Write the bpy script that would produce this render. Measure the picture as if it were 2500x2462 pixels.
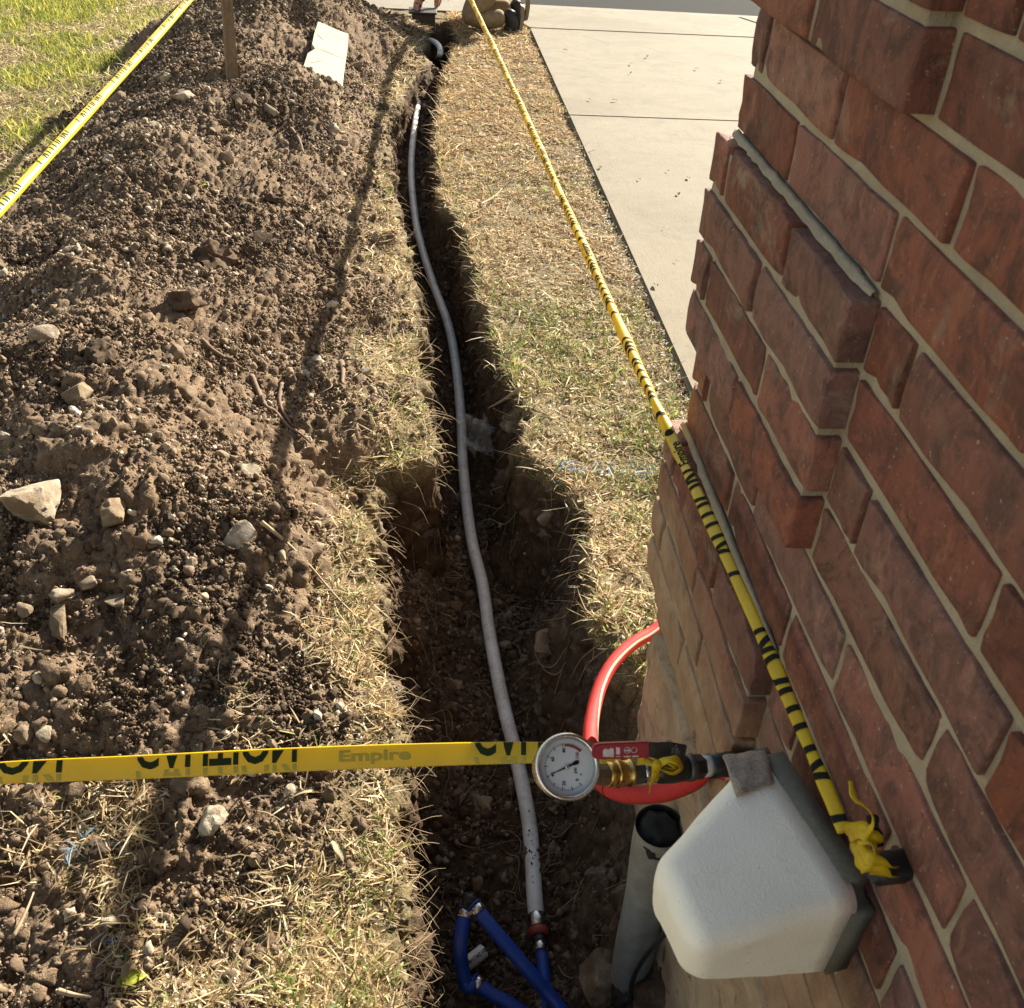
import bpy, bmesh, math, random
import numpy as np
from mathutils import Vector, Matrix

random.seed(7)
RNG = np.random.default_rng(11)
scene = bpy.context.scene
for o in list(bpy.data.objects):
    bpy.data.objects.remove(o)
COL = scene.collection

# ------------------------------------------------------------------ camera
CZ = 1.30                                   # camera height above the lawn at the wall
PITCH, YAW, ROLL, FPX = 0.62112, 0.10907, 0.06564, 2504.0
def cam_axes():
    cp, sp = math.cos(PITCH), math.sin(PITCH)
    fwd = np.array([0, cp, -sp]); up = np.array([0, sp, cp]); rt = np.array([1.0, 0, 0])
    c, s = math.cos(ROLL), math.sin(ROLL)
    rt, up = c*rt + s*up, -s*rt + c*up
    c, s = math.cos(YAW), math.sin(YAW)
    Rz = np.array([[c, s, 0], [-s, c, 0], [0, 0, 1.0]])
    return Rz @ rt, Rz @ up, Rz @ fwd
CR, CU, CF = cam_axes()
cam = bpy.data.cameras.new("camera")
cam.sensor_fit = 'HORIZONTAL'; cam.sensor_width = 36.0
cam.lens = 36.0*FPX/2500.0
cam.clip_start = 0.02; cam.clip_end = 500
cam.dof.use_dof = True; cam.dof.focus_distance = 2.4; cam.dof.aperture_fstop = 22
camo = bpy.data.objects.new("camera", cam); COL.objects.link(camo)
camo.matrix_world = Matrix(((CR[0], CU[0], -CF[0], 0), (CR[1], CU[1], -CF[1], 0), (CR[2], CU[2], -CF[2], CZ), (0, 0, 0, 1)))
scene.camera = camo
scene.render.resolution_x = 1024; scene.render.resolution_y = 1008

# ------------------------------------------------------------------ sky, sun, exposure
SUN_AZ, SUN_EL = math.radians(36), math.radians(26)
SDIR = Vector((math.sin(SUN_AZ)*math.cos(SUN_EL), math.cos(SUN_AZ)*math.cos(SUN_EL), math.sin(SUN_EL)))
world = bpy.data.worlds.new("World"); scene.world = world; world.use_nodes = True
wn = world.node_tree.nodes; wl = world.node_tree.links
sky = wn.new('ShaderNodeTexSky'); sky.sky_type = 'NISHITA'; sky.sun_disc = False
sky.sun_elevation = SUN_EL; sky.sun_rotation = SUN_AZ
sky.air_density = 1.0; sky.dust_density = 0.2; sky.ozone_density = 0.3
wn['Background'].inputs['Strength'].default_value = 0.08
wb = wn.new('ShaderNodeMix'); wb.data_type = 'RGBA'; wb.blend_type = 'MULTIPLY'; wb.inputs['Factor'].default_value = 1.0
wb.inputs[7].default_value = (1.0, .81, .62, 1)        # the photograph's warm white balance, over the whole sky
wl.new(sky.outputs[0], wb.inputs[6]); wl.new(wb.outputs[2], wn['Background'].inputs['Color'])
sun = bpy.data.lights.new("sun", 'SUN'); sun.energy = 5.0; sun.angle = math.radians(0.5)
sun.color = (1.0, 0.93, 0.79)
suno = bpy.data.objects.new("sun", sun); COL.objects.link(suno)
suno.rotation_euler = SDIR.to_track_quat('Z', 'Y').to_euler()
suno.location = (4, 6, 5)
scene.view_settings.view_transform = 'Standard'; scene.view_settings.look = 'None'
scene.view_settings.exposure = 1.9; scene.view_settings.gamma = 1.0

# ------------------------------------------------------------------ pixel helpers (directions only)
def ray(x, y):
    return CR*((x-1250)/FPX) - CU*((y-1231)/FPX) + CF
def pd(x, y, d):                            # point at depth d along the optical axis
    r = ray(x, y)*d; return Vector((r[0], r[1], r[2]+CZ))
def pz(x, y, z):
    r = ray(x, y); t = (z-CZ)/r[2]; return Vector((r[0]*t, r[1]*t, z))
def px_(x, y, X):
    r = ray(x, y); t = X/r[0]; return Vector((r[0]*t, r[1]*t, r[2]*t+CZ))
GA, GB = 0.0144, -0.012
def zg(y): return GA + GB*np.clip(y, -5, 12)
def gp(x, y, h=0.0):                        # on the lawn plane, h above it
    r = ray(x, y); t = (GA+h-CZ)/(r[2]-GB*r[1]); return Vector((r[0]*t, r[1]*t, r[2]*t+CZ))

# ------------------------------------------------------------------ noise
def _hash(ix, iy, iz, seed):
    h = (ix.astype(np.int64)*73856093) ^ (iy.astype(np.int64)*19349663) ^ (iz.astype(np.int64)*83492791) ^ (seed*2654435761)
    h &= 0xFFFFFFFF
    h ^= h >> 15; h = (h*2246822519) & 0xFFFFFFFF
    h ^= h >> 13; h = (h*3266489917) & 0xFFFFFFFF
    h ^= h >> 16
    return h.astype(np.float64)/2147483648.0 - 1.0
def vn3(x, y, z, seed=0):
    ix, iy, iz = np.floor(x), np.floor(y), np.floor(z)
    fx, fy, fz = x-ix, y-iy, z-iz
    ux, uy, uz = fx*fx*(3-2*fx), fy*fy*(3-2*fy), fz*fz*(3-2*fz)
    H = lambda a, b, c: _hash(ix+a, iy+b, iz+c, seed)
    x00 = H(0,0,0)*(1-ux)+H(1,0,0)*ux; x10 = H(0,1,0)*(1-ux)+H(1,1,0)*ux
    x01 = H(0,0,1)*(1-ux)+H(1,0,1)*ux; x11 = H(0,1,1)*(1-ux)+H(1,1,1)*ux
    return (x00*(1-uy)+x10*uy)*(1-uz) + (x01*(1-uy)+x11*uy)*uz
def vn2(x, y, seed=0):
    ix, iy = np.floor(x), np.floor(y); z0 = np.zeros_like(ix)
    fx, fy = x-ix, y-iy
    ux, uy = fx*fx*(3-2*fx), fy*fy*(3-2*fy)
    H = lambda a, b: _hash(ix+a, iy+b, z0, seed)
    return (H(0,0)*(1-ux)+H(1,0)*ux)*(1-uy) + (H(0,1)*(1-ux)+H(1,1)*ux)*uy
def sst(a, b, t):
    u = np.clip((t-a)/(b-a), 0, 1); return u*u*(3-2*u)

# ------------------------------------------------------------------ mesh helpers
def link(o, parent=None):
    COL.objects.link(o)
    if parent is not None: o.parent = parent
    return o
def tag(o, label=None, cat=None, group=None, kind=None):
    if label: o['label'] = label
    if cat: o['category'] = cat
    if group: o['group'] = group
    if kind: o['kind'] = kind
    return o
def empty(name, loc, label=None, cat=None, group=None, kind=None):
    o = bpy.data.objects.new(name, None); o.location = loc; o.empty_display_size = .05
    COL.objects.link(o); return tag(o, label, cat, group, kind)
def mesh_obj(name, verts, faces, m, parent=None, smooth=False, world=True):
    me = bpy.data.meshes.new(name)
    me.from_pydata([tuple(v) for v in verts], [], faces)
    me.update()
    if smooth: me.polygons.foreach_set('use_smooth', [True]*len(me.polygons))
    if m: me.materials.append(m)
    o = bpy.data.objects.new(name, me); link(o, parent)
    if parent is not None and world:
        o.matrix_parent_inverse = Matrix.Translation(parent.location).inverted()
    return o
def bm_obj(name, bm, m, parent=None, smooth=False, world=True):
    me = bpy.data.meshes.new(name)
    bmesh.ops.recalc_face_normals(bm, faces=bm.faces[:])
    bm.to_mesh(me); bm.free()
    if smooth: me.polygons.foreach_set('use_smooth', [True]*len(me.polygons))
    if m: me.materials.append(m)
    o = bpy.data.objects.new(name, me); link(o, parent)
    if parent is not None and world:
        o.matrix_parent_inverse = Matrix.Translation(parent.location).inverted()
    return o
def fast_mesh(name, V, F, m, parent=None, smooth=False, cols=None):
    """V (n,3), F (k,3 or 4)"""
    me = bpy.data.meshes.new(name)
    n, k, c = len(V), len(F), F.shape[1]
    me.vertices.add(n); me.vertices.foreach_set('co', V.astype(np.float32).ravel())
    me.loops.add(k*c); me.loops.foreach_set('vertex_index', F.astype(np.int32).ravel())
    me.polygons.add(k); me.polygons.foreach_set('loop_start', (np.arange(k)*c).astype(np.int32))
    me.polygons.foreach_set('loop_total', np.full(k, c, np.int32))
    if smooth: me.polygons.foreach_set('use_smooth', np.ones(k, bool))
    if cols is not None:
        for nm, arr in cols.items():
            if arr.ndim == 1:
                a = me.attributes.new(nm, 'FLOAT', 'POINT'); a.data.foreach_set('value', arr.astype(np.float32))
            else:
                a = me.attributes.new(nm, 'FLOAT_COLOR', 'POINT')
                a.data.foreach_set('color', np.c_[arr, np.ones(len(arr))].astype(np.float32).ravel())
    me.update(calc_edges=True); me.validate()
    me.materials.append(m)
    o = bpy.data.objects.new(name, me); link(o, parent); return o
def box_bm(bm, a, b, bevel=0):
    a, b = Vector(a), Vector(b)
    r = bmesh.ops.create_cube(bm, size=1.0)
    vs = r['verts']
    for v in vs:
        v.co = Vector(((a[i]+b[i])/2 + v.co[i]*(b[i]-a[i]) for i in range(3)))
    if bevel:
        es = list({e for v in vs for e in v.link_edges})
        bmesh.ops.bevel(bm, geom=es, offset=bevel, segments=2, affect='EDGES', profile=.5)
    return vs
def catmull(pts, n=8):
    P = [Vector(p) for p in pts]
    P = [P[0]*2-P[1]] + P + [P[-1]*2-P[-2]]
    out = []
    for i in range(1, len(P)-2):
        for j in range(n):
            t = j/n
            a, b, c, d = P[i-1], P[i], P[i+1], P[i+2]
            out.append(.5*((2*b)+(c-a)*t+(2*a-5*b+4*c-d)*t*t+(3*b-a-3*c+d)*t**3))
    out.append(P[-2].copy()); return out
def frames(path, hint):
    T = []
    for i in range(len(path)):
        a = path[max(i-1, 0)]; b = path[min(i+1, len(path)-1)]
        T.append((b-a).normalized())
    fr = []
    for i, t in enumerate(T):
        h = hint(path[i]) if callable(hint) else hint
        n = (h - t*h.dot(t)).normalized(); s = t.cross(n).normalized()
        fr.append((t, n, s))
    return fr
def tube(name, path, r, m, parent=None, seg=14, hint=Vector((0.13, .21, 1)), caps=True, rb=None, hollow=False):
    """round or elliptic tube; r may be a function of 0..1; rb = second radius along the hint"""
    fr = frames(path, hint); n = len(path); V = []; F = []
    for i, p in enumerate(path):
        t, nn, s = fr[i]
        rr = r(i/(n-1)) if callable(r) else r
        r2 = rr if rb is None else (rb(i/(n-1)) if callable(rb) else rb)
        for k in range(seg):
            a = 2*math.pi*k/seg
            V.append(p + s*(math.cos(a)*rr) + nn*(math.sin(a)*r2))
    for i in range(n-1):
        for k in range(seg):
            F.append((i*seg+k, i*seg+(k+1) % seg, (i+1)*seg+(k+1) % seg, (i+1)*seg+k))
    if caps:
        F.append(tuple(range(seg))[::-1]); F.append(tuple((n-1)*seg+k for k in range(seg)))
    o = mesh_obj(name, V, F, m, parent, True)
    for pl in o.data.polygons:
        if len(pl.vertices) > 4: pl.use_smooth = False
    return o
def lathe(name, prof, M, m, parent=None, seg=32, smooth=True, teeth=0):
    """prof = [(radius, height)], axis = local z of M"""
    V = []; F = []
    n = len(prof)
    for i, (r, h) in enumerate(prof):
        for k in range(seg):
            a = 2*math.pi*k/seg
            rr = r*(1-(teeth if (k % 2) else 0))
            V.append(M @ Vector((rr*math.cos(a), rr*math.sin(a), h)))
    for i in range(n-1):
        for k in range(seg):
            F.append((i*seg+k, i*seg+(k+1) % seg, (i+1)*seg+(k+1) % seg, (i+1)*seg+k))
    F.append(tuple(range(seg))[::-1]); F.append(tuple((n-1)*seg+k for k in range(seg)))
    o = mesh_obj(name, V, F, m, parent, smooth)
    for pl in o.data.polygons:
        if len(pl.vertices) > 4: pl.use_smooth = False
    return o
def axis_matrix(o, z, x=None):
    z = Vector(z).normalized()
    x = Vector(x) if x is not None else Vector((0.1, .2, 1))
    x = (x - z*x.dot(z)).normalized(); y = z.cross(x)
    return Matrix(((x[0], y[0], z[0], o[0]), (x[1], y[1], z[1], o[1]), (x[2], y[2], z[2], o[2]), (0, 0, 0, 1)))
def text_geo(body, size, offset=0.0, cuts=0):
    cu = bpy.data.curves.new('t', 'FONT'); cu.body = body; cu.size = size; cu.offset = offset; cu.resolution_u = 3
    ob = bpy.data.objects.new('t', cu); COL.objects.link(ob)
    dg = bpy.context.evaluated_depsgraph_get(); dg.update()
    me = ob.evaluated_get(dg).to_mesh()
    bm = bmesh.new(); bm.from_mesh(me)
    ob.evaluated_get(dg).to_mesh_clear()
    bpy.data.objects.remove(ob); bpy.data.curves.remove(cu)
    bmesh.ops.triangulate(bm, faces=bm.faces[:])
    return bm

# ------------------------------------------------------------------ materials
class NT:
    def __init__(s, name):
        s.m = bpy.data.materials.new(name); s.m.use_nodes = True
        s.n = s.m.node_tree.nodes; s.l = s.m.node_tree.links
        s.b = s.n['Principled BSDF']; s.out = s.n['Material Output']
        s.pos = None
    def P(s):
        if not s.pos:
            s.pos = s.n.new('ShaderNodeNewGeometry')
        return s.pos.outputs['Position']
    def obj(s): return s.n.new('ShaderNodeTexCoord').outputs['Object']
    def new(s, t, **k):
        n = s.n.new(t)
        for a, v in k.items(): setattr(n, a, v)
        return n
    def noise(s, scale, detail=4, rough=.6, vec=None, out='Fac', dist=0, stretch=None, w=None):
        n = s.n.new('ShaderNodeTexNoise'); n.inputs['Scale'].default_value = scale
        n.inputs['Detail'].default_value = detail; n.inputs['Roughness'].default_value = rough
        n.inputs['Distortion'].default_value = dist
        v = vec if vec is not None else s.P()
        if stretch:
            mp = s.n.new('ShaderNodeMapping'); mp.inputs['Scale'].default_value = stretch
            s.l.new(v, mp.inputs['Vector']); v = mp.outputs[0]
        s.l.new(v, n.inputs['Vector']); return n.outputs[out]
    def voro(s, scale, feature='F1', out='Distance', vec=None):
        n = s.n.new('ShaderNodeTexVoronoi'); n.feature = feature; n.inputs['Scale'].default_value = scale
        s.l.new(vec if vec is not None else s.P(), n.inputs['Vector']); return n.outputs[out]
    def ramp(s, fac, stops):
        n = s.n.new('ShaderNodeValToRGB'); e = n.color_ramp.elements
        while len(e) < len(stops): e.new(.5)
        for el, (p, c) in zip(e, stops):
            el.position = p; el.color = (*c, 1) if isinstance(c, tuple) else (c, c, c, 1)
        s.l.new(fac, n.inputs['Fac']); return n.outputs['Color']
    def mix(s, fac, a, b, mode='MIX'):
        n = s.n.new('ShaderNodeMix'); n.data_type = 'RGBA'; n.blend_type = mode
        for sock, v in ((n.inputs['Factor'], fac), (n.inputs[6], a), (n.inputs[7], b)):
            if isinstance(v, (int, float)): sock.default_value = v
            elif isinstance(v, tuple): sock.default_value = (*v, 1)
            else: s.l.new(v, sock)
        return n.outputs[2]
    def math(s, op, a, b=None, clamp=False):
        n = s.n.new('ShaderNodeMath'); n.operation = op; n.use_clamp = clamp
        for sock, v in ((n.inputs[0], a), (n.inputs[1], b)):
            if v is None: continue
            if isinstance(v, (int, float)): sock.default_value = v
            else: s.l.new(v, sock)
        return n.outputs[0]
    def maprange(s, v, a, b, c=0, d=1):
        n = s.n.new('ShaderNodeMapRange'); n.inputs[1].default_value = a; n.inputs[2].default_value = b
        n.inputs[3].default_value = c; n.inputs[4].default_value = d; s.l.new(v, n.inputs[0]); return n.outputs[0]
    def attr(s, name, out='Color', typ='GEOMETRY'):
        n = s.n.new('ShaderNodeAttribute'); n.attribute_name = name; n.attribute_type = typ; return n.outputs[out]
    def rand(s): return s.n.new('ShaderNodeObjectInfo').outputs['Random']
    def color(s, c):
        if isinstance(c, tuple): s.b.inputs['Base Color'].default_value = (*c, 1)
        else: s.l.new(c, s.b.inputs['Base Color'])
    def set(s, **k):
        for a, v in k.items():
            i = s.b.inputs[a.replace('_', ' ')]
            if isinstance(v, (int, float, tuple)): i.default_value = v
            else: s.l.new(v, i)
    def bump(s, h, strength=.5, dist=.005, prev=None):
        n = s.n.new('ShaderNodeBump'); n.inputs['Strength'].default_value = strength; n.inputs['Distance'].default_value = dist
        s.l.new(h, n.inputs['Height'])
        if prev is not None: s.l.new(prev, n.inputs['Normal'])
        s.l.new(n.outputs[0], s.b.inputs['Normal']); return n.outputs[0]

def simple(name, c, rough=.5, metal=0.0, var=.15, scale=60, bump=0, spec=.5, dirt=0, dcol=(.16, .115, .075)):
    t = NT(name)
    f = t.noise(scale, 4, .6)
    dk = tuple(x*(1-var) for x in c); lt = tuple(min(1, x*(1+var)) for x in c)
    cc = t.ramp(f, [(.3, dk), (.7, lt)])
    if dirt:
        dn_ = t.math('ADD', t.maprange(t.noise(14, 6, .75), .46, .66, 0, .65), t.maprange(t.noise(85, 5, .75), .52, .68, 0, .6), True)
        cc = t.mix(t.math('MULTIPLY', dn_, dirt), cc, dcol)
    t.color(cc)
    t.set(Roughness=t.maprange(f, .3, .7, max(.02, rough-.08), min(1, rough+.1)), Metallic=metal)
    t.b.inputs['Specular IOR Level'].default_value = spec
    if bump: t.bump(f, bump, .001)
    return t.m

SOIL_D, SOIL_M, SOIL_L = (.060, .041, .027), (.155, .107, .070), (.31, .228, .152)
def mat_ground():
    t = NT('ground_soil_and_thatch')
    n1 = t.noise(3.5, 5, .62); n2 = t.noise(38, 6, .7); n3 = t.noise(170, 4, .7)
    soil = t.ramp(n2, [(.30, SOIL_D), (.52, SOIL_M), (.74, SOIL_L)])
    soil = t.mix(t.math('MULTIPLY', t.maprange(n1, .40, .68), .6), soil, (.215, .142, .084), 'MIX')
    grit = t.maprange(t.noise(260, 2, .5), .63, .70)
    soil = t.mix(t.math('MULTIPLY', grit, .7), soil, (.34, .28, .20))
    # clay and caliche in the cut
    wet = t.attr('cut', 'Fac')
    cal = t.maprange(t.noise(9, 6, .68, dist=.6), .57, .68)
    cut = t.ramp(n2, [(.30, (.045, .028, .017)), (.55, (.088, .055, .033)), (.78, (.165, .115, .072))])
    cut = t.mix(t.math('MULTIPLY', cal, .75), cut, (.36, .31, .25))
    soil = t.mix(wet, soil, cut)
    th = t.ramp(n3, [(.25, (.07, .052, .028)), (.5, (.17, .13, .07)), (.75, (.32, .255, .14))])
    g = t.maprange(t.noise(2.2, 4, .6), .45, .62)
    th = t.mix(t.math('MULTIPLY', t.math('MULTIPLY', g, t.attr('green', 'Fac')), .7), th, (.10, .125, .032))
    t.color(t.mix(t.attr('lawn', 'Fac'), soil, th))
    t.set(Roughness=.95); t.b.inputs['Specular IOR Level'].default_value = .15
    b = t.bump(n2, .7, .02); t.bump(n3, .6, .006, b)
    return t.m
def mat_crumb():
    t = NT('soil_crumb')
    c = t.attr('tint', 'Fac', 'INSTANCER')
    n = t.noise(120, 4, .7)
    a = t.ramp(c, [(.0, (.050, .035, .024)), (.45, (.155, .109, .072)), (.8, (.30, .222, .150)), (.93, (.42, .345, .25)), (1.0, (.58, .52, .42))])
    t.color(t.mix(t.maprange(n, .35, .7, 0, .35), a, (.07, .047, .030)))
    t.set(Roughness=.95); t.b.inputs['Specular IOR Level'].default_value = .15
    t.bump(n, .6, .003); return t.m
def mat_blade():
    t = NT('grass_blade')
    c = t.attr('col'); t.color(c)
    t.set(Roughness=.7); t.b.inputs['Specular IOR Level'].default_value = .25
    tr = t.new('ShaderNodeBsdfTranslucent'); t.l.new(c, tr.inputs['Color'])
    mx = t.new('ShaderNodeMixShader'); mx.inputs[0].default_value = .48
    t.l.new(t.b.outputs[0], mx.inputs[1]); t.l.new(tr.outputs[0], mx.inputs[2])
    t.l.new(mx.outputs[0], t.out.inputs['Surface']); return t.m
def mat_concrete(name, a, b):
    t = NT(name)
    n1 = t.noise(.9, 6, .65, dist=.3); n2 = t.noise(14, 5, .7); n3 = t.noise(420, 3, .6)
    c = t.mix(t.maprange(n1, .35, .7), a, b)
    c = t.mix(t.maprange(n2, .3, .75, 0, .5), c, tuple(x*.74 for x in a))
    c = t.mix(t.maprange(t.noise(3.5, 7, .75, dist=1.0), .50, .68, 0, .75), c, tuple(x*.66 for x in a))
    c = t.mix(t.maprange(t.noise(1.3, 5, .65, dist=.5, stretch=(.6, 1.2, 1)), .52, .66, 0, .65), c, (a[0]*.70, a[1]*.66, a[2]*.62))
    c = t.mix(t.maprange(t.noise(120, 3, .7, stretch=(1, .12, 1)), .55, .75, 0, .45), c, tuple(x*.6 for x in a))
    c = t.mix(t.maprange(t.noise(45, 3, .6), .68, .74, 0, .7), c, tuple(x*.4 for x in a))
    c = t.mix(t.maprange(n3, .58, .72, 0, .55), c, tuple(x*.55 for x in a))
    c = t.mix(t.maprange(t.noise(1.7, 3, .5, stretch=(1, .35, 1)), .62, .75, 0, .5), c, (.160, .120, .075))
    t.color(c); t.set(Roughness=.9); b = t.bump(t.noise(120, 3, .7, stretch=(1, .12, 1)), .3, .003); t.bump(n3, .45, .002, b); return t.m
def mat_brick():
    t = NT('clay_brick')
    o = t.obj(); r = t.rand(); P = t.P()
    sh = t.new('ShaderNodeVectorMath', operation='ADD'); t.l.new(P, sh.inputs[0]); 
    cr = t.new('ShaderNodeCombineXYZ'); t.l.new(t.math('MULTIPLY', r, 37.0), cr.inputs[0]); t.l.new(t.math('MULTIPLY', r, 91.0), cr.inputs[1])
    t.l.new(cr.outputs[0], sh.inputs[1]); v = sh.outputs[0]
    n1 = t.noise(20, 8, .74, vec=v, dist=1.0); n2 = t.noise(46, 7, .75, vec=v, dist=.7, stretch=(1, 1.5, .6))
    n3 = t.noise(240, 3, .6, vec=v)
    base = t.ramp(r, [(0, (.150, .047, .030)), (.3, (.225, .068, .038)), (.55, (.180, .060, .042)), (.8, (.250, .092, .052)), (1, (.135, .050, .040))])
    c = t.mix(t.maprange(n1, .44, .60), base, (.100, .042, .031))
    c = t.mix(t.maprange(n2, .54, .72, 0, .75), c, (.29, .125, .068))
    c = t.mix(t.maprange(t.noise(7, 4, .6, vec=v, dist=1.2), .58, .74, 0, .7), c, (.205, .112, .080))
    c = t.mix(t.maprange(n3, .66, .72, 0, .55), c, (.52, .38, .28))
    c = t.mix(t.maprange(t.noise(22, 5, .7, vec=v, dist=2.2), .63, .70, 0, .6), c, (.085, .048, .042))
    r2 = t.math('FRACT', t.math('MULTIPLY', r, 7.31))
    hs = t.new('ShaderNodeHueSaturation'); t.l.new(t.maprange(r2, 0, 1, .84, 1.36), hs.inputs['Value']); t.l.new(t.maprange(t.math('FRACT', t.math('MULTIPLY', r, 13.7)), 0, 1, .78, .98), hs.inputs['Saturation']); t.l.new(c, hs.inputs['Color']); c = hs.outputs[0]
    c = t.mix(t.maprange(t.noise(60, 6, .8, vec=v, dist=.5), .57, .66, 0, .7), c, (.055, .034, .030))
    c = t.mix(t.maprange(t.noise(5, 6, .72, vec=v, dist=1.4), .60, .70, 0, .5), c, (.34, .27, .20))
    # dried mud washed over the lowest courses
    sx = t.new('ShaderNodeSeparateXYZ'); t.l.new(P, sx.inputs[0])
    hz = t.maprange(sx.outputs[2], .70, .28)
    hy = t.maprange(sx.outputs[1], .45, .95, .75, 1.0)
    mud = t.math('MULTIPLY', t.maprange(t.math('ADD', t.math('MULTIPLY', hz, 1.15), t.math('MULTIPLY', t.noise(13, 6, .7, dist=.7), .6)), .70, 1.10), hy)
    t.color(t.mix(t.math('MULTIPLY', mud, .8), c, t.ramp(t.noise(22, 7, .75, dist=.6), [(.3, (.27, .180, .108)), (.7, (.50, .36, .232))])))
    t.set(Roughness=t.maprange(n1, .3, .7, .62, .85)); t.b.inputs['Specular IOR Level'].default_value = .3
    b = t.bump(n2, .55, .006); b = t.bump(t.noise(110, 6, .75, vec=v), .5, .003, b); t.bump(n3, .45, .0018, b); return t.m
def mat_mortar():
    t = NT('mortar')
    n1 = t.noise(11, 5, .7); n3 = t.noise(330, 3, .65)
    c = t.ramp(n1, [(.3, (.29, .24, .17)), (.7, (.44, .375, .275))])
    c = t.mix(t.maprange(n3, .5, .7, 0, .4), c, (.24, .195, .135))
    P = t.P(); sx = t.new('ShaderNodeSeparateXYZ'); t.l.new(P, sx.inputs[0])
    mud = t.maprange(t.math('ADD', t.maprange(sx.outputs[2], .62, .22), t.math('MULTIPLY', t.noise(13, 6, .7), .5)), .6, 1.0)
    t.color(t.mix(t.math('MULTIPLY', mud, .8), c, (.36, .25, .152)))
    t.set(Roughness=.95); b = t.bump(n1, .4, .008); b = t.bump(t.noise(90, 6, .75), .6, .004, b); t.bump(n3, .8, .0025, b); return t.m
def mat_slurry():
    t = NT('mud_slurried_footing')
    n1 = t.noise(9, 6, .7, dist=.8); n2 = t.noise(24, 7, .75, dist=.5); n3 = t.noise(260, 3, .65)
    c = t.ramp(n1, [(.28, (.21, .14, .082)), (.5, (.38, .27, .17)), (.75, (.52, .39, .265))])
    c = t.mix(t.maprange(n2, .54, .66, 0, .75), c, (.11, .070, .040))
    c = t.mix(t.maprange(t.noise(70, 6, .8), .58, .70, 0, .6), c, (.09, .058, .034))
    t.color(c); t.set(Roughness=.95); b = t.bump(n2, .6, .012); t.bump(n3, .5, .002, b); return t.m
def mat_rock(name, a, b, dirt):
    t = NT(name); r = t.rand(); o = t.obj()
    n1 = t.noise(14, 6, .7); n2 = t.noise(90, 5, .75)
    c = t.mix(t.maprange(n2, .3, .7), a, b)
    c = t.mix(t.math('MULTIPLY', t.maprange(t.math('ADD', n1, t.math('MULTIPLY', r, .12)), .45, .63), .85), c, dirt)
    t.color(c); t.set(Roughness=.95); t.b.inputs['Specular IOR Level'].default_value = .2
    b_ = t.bump(n1, .5, .01); t.bump(n2, .7, .004, b_); return t.m
def mat_foam():
    t = NT('foam_plastic')
    v = t.voro(520); n = t.noise(9, 4, .6)
    c = t.mix(t.maprange(n, .35, .7), (.95, .90, .79), (.90, .84, .72))
    c = t.mix(t.math('MULTIPLY', t.maprange(t.noise(26, 6, .75), .58, .72), .35), c, (.50, .42, .30))
    c = t.mix(t.maprange(t.noise(300, 2, .5), .72, .76, 0, .5), c, (.35, .28, .2))
    t.color(c); t.set(Roughness=.7); t.bump(t.math('ADD', v, t.noise(260, 3, .6)), .22, .0013)
    t.b.inputs['Subsurface Weight'].default_value = .12; t.b.inputs['Subsurface Radius'].default_value = (.006, .005, .004)
    return t.m
def mat_tape():
    t = NT('yellow_barrier_film')
    n = t.noise(30, 4, .6, stretch=(.6, .6, .6))
    t.color(t.mix(t.maprange(n, .3, .7), (.62, .43, .008), (.72, .52, .012))); t.set(Roughness=.38)
    tr = t.new('ShaderNodeBsdfTranslucent'); tr.inputs['Color'].default_value = (.75, .54, .012, 1)
    mx = t.new('ShaderNodeMixShader'); mx.inputs[0].default_value = .3
    t.l.new(t.b.outputs[0], mx.inputs[1]); t.l.new(tr.outputs[0], mx.inputs[2]); t.l.new(mx.outputs[0], t.out.inputs['Surface'])
    t.bump(n, .25, .004); return t.m
def mat_wood(name, a, b, sc=(60, 60, 5)):
    t = NT(name); n = t.noise(1.0, 6, .65, stretch=sc, vec=t.obj(), dist=.4)
    t.color(t.ramp(n, [(.3, a), (.7, b)])); t.set(Roughness=.85); t.bump(n, .5, .003); return t.m
def mat_hose():
    t = NT('red_ribbed_hose')
    t.color(t.mix(t.maprange(t.noise(60, 4, .6), .3, .7), (.42, .026, .024), (.50, .040, .034)))
    t.set(Roughness=.7); t.b.inputs['Specular IOR Level'].default_value = .3; return t.m
M = {}
M['ground'] = mat_ground(); M['crumb'] = mat_crumb(); M['blade'] = mat_blade()
M['concrete'] = mat_concrete('driveway_concrete', (.190, .155, .103), (.215, .180, .124))
M['walk'] = mat_concrete('walk_concrete', (.20, .17, .125), (.225, .195, .145))
M['brick'] = mat_brick(); M['mortar'] = mat_mortar(); M['slurry'] = mat_slurry()
M['lime'] = mat_rock('pale_limestone', (.29, .24, .17), (.41, .35, .26), (.150, .104, .066))
M['lime_w'] = mat_rock('white_limestone', (.42, .375, .30), (.55, .50, .42), (.21, .155, .105))
M['tan'] = mat_rock('tan_stone', (.205, .152, .098), (.31, .24, .16), (.115, .077, .048))
M['clod'] = mat_rock('soil_clod_earth', (.075, .049, .031), (.150, .102, .064), (.050, .033, .021))
M['foam'] = mat_foam(); M['tape'] = mat_tape()
M['print'] = simple('black_print', (.012, .012, .010), .8, var=.1, spec=.15)
M['print_green'] = simple('dark_green_print', (.016, .026, .008), .8, var=.1, spec=.15)
M['print_ghost'] = simple('print_seen_through_film', (.36, .275, .012), .45, var=.1)
M['pvc'] = simple('grey_white_pipe', (.74, .715, .68), .4, var=.06, scale=25, dirt=.5)
M['pex'] = simple('blue_pipe', (.008, .060, .38), .42, var=.1, scale=30, dirt=.32)
M['steel'] = simple('steel', (.62, .60, .57), .25, 1.0, var=.12, scale=90)
M['brass'] = simple('brass', (.62, .42, .14), .32, 1.0, var=.2, scale=80)
M['black'] = simple('black_plastic', (.017, .017, .018), .42, var=.25, scale=80)
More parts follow.
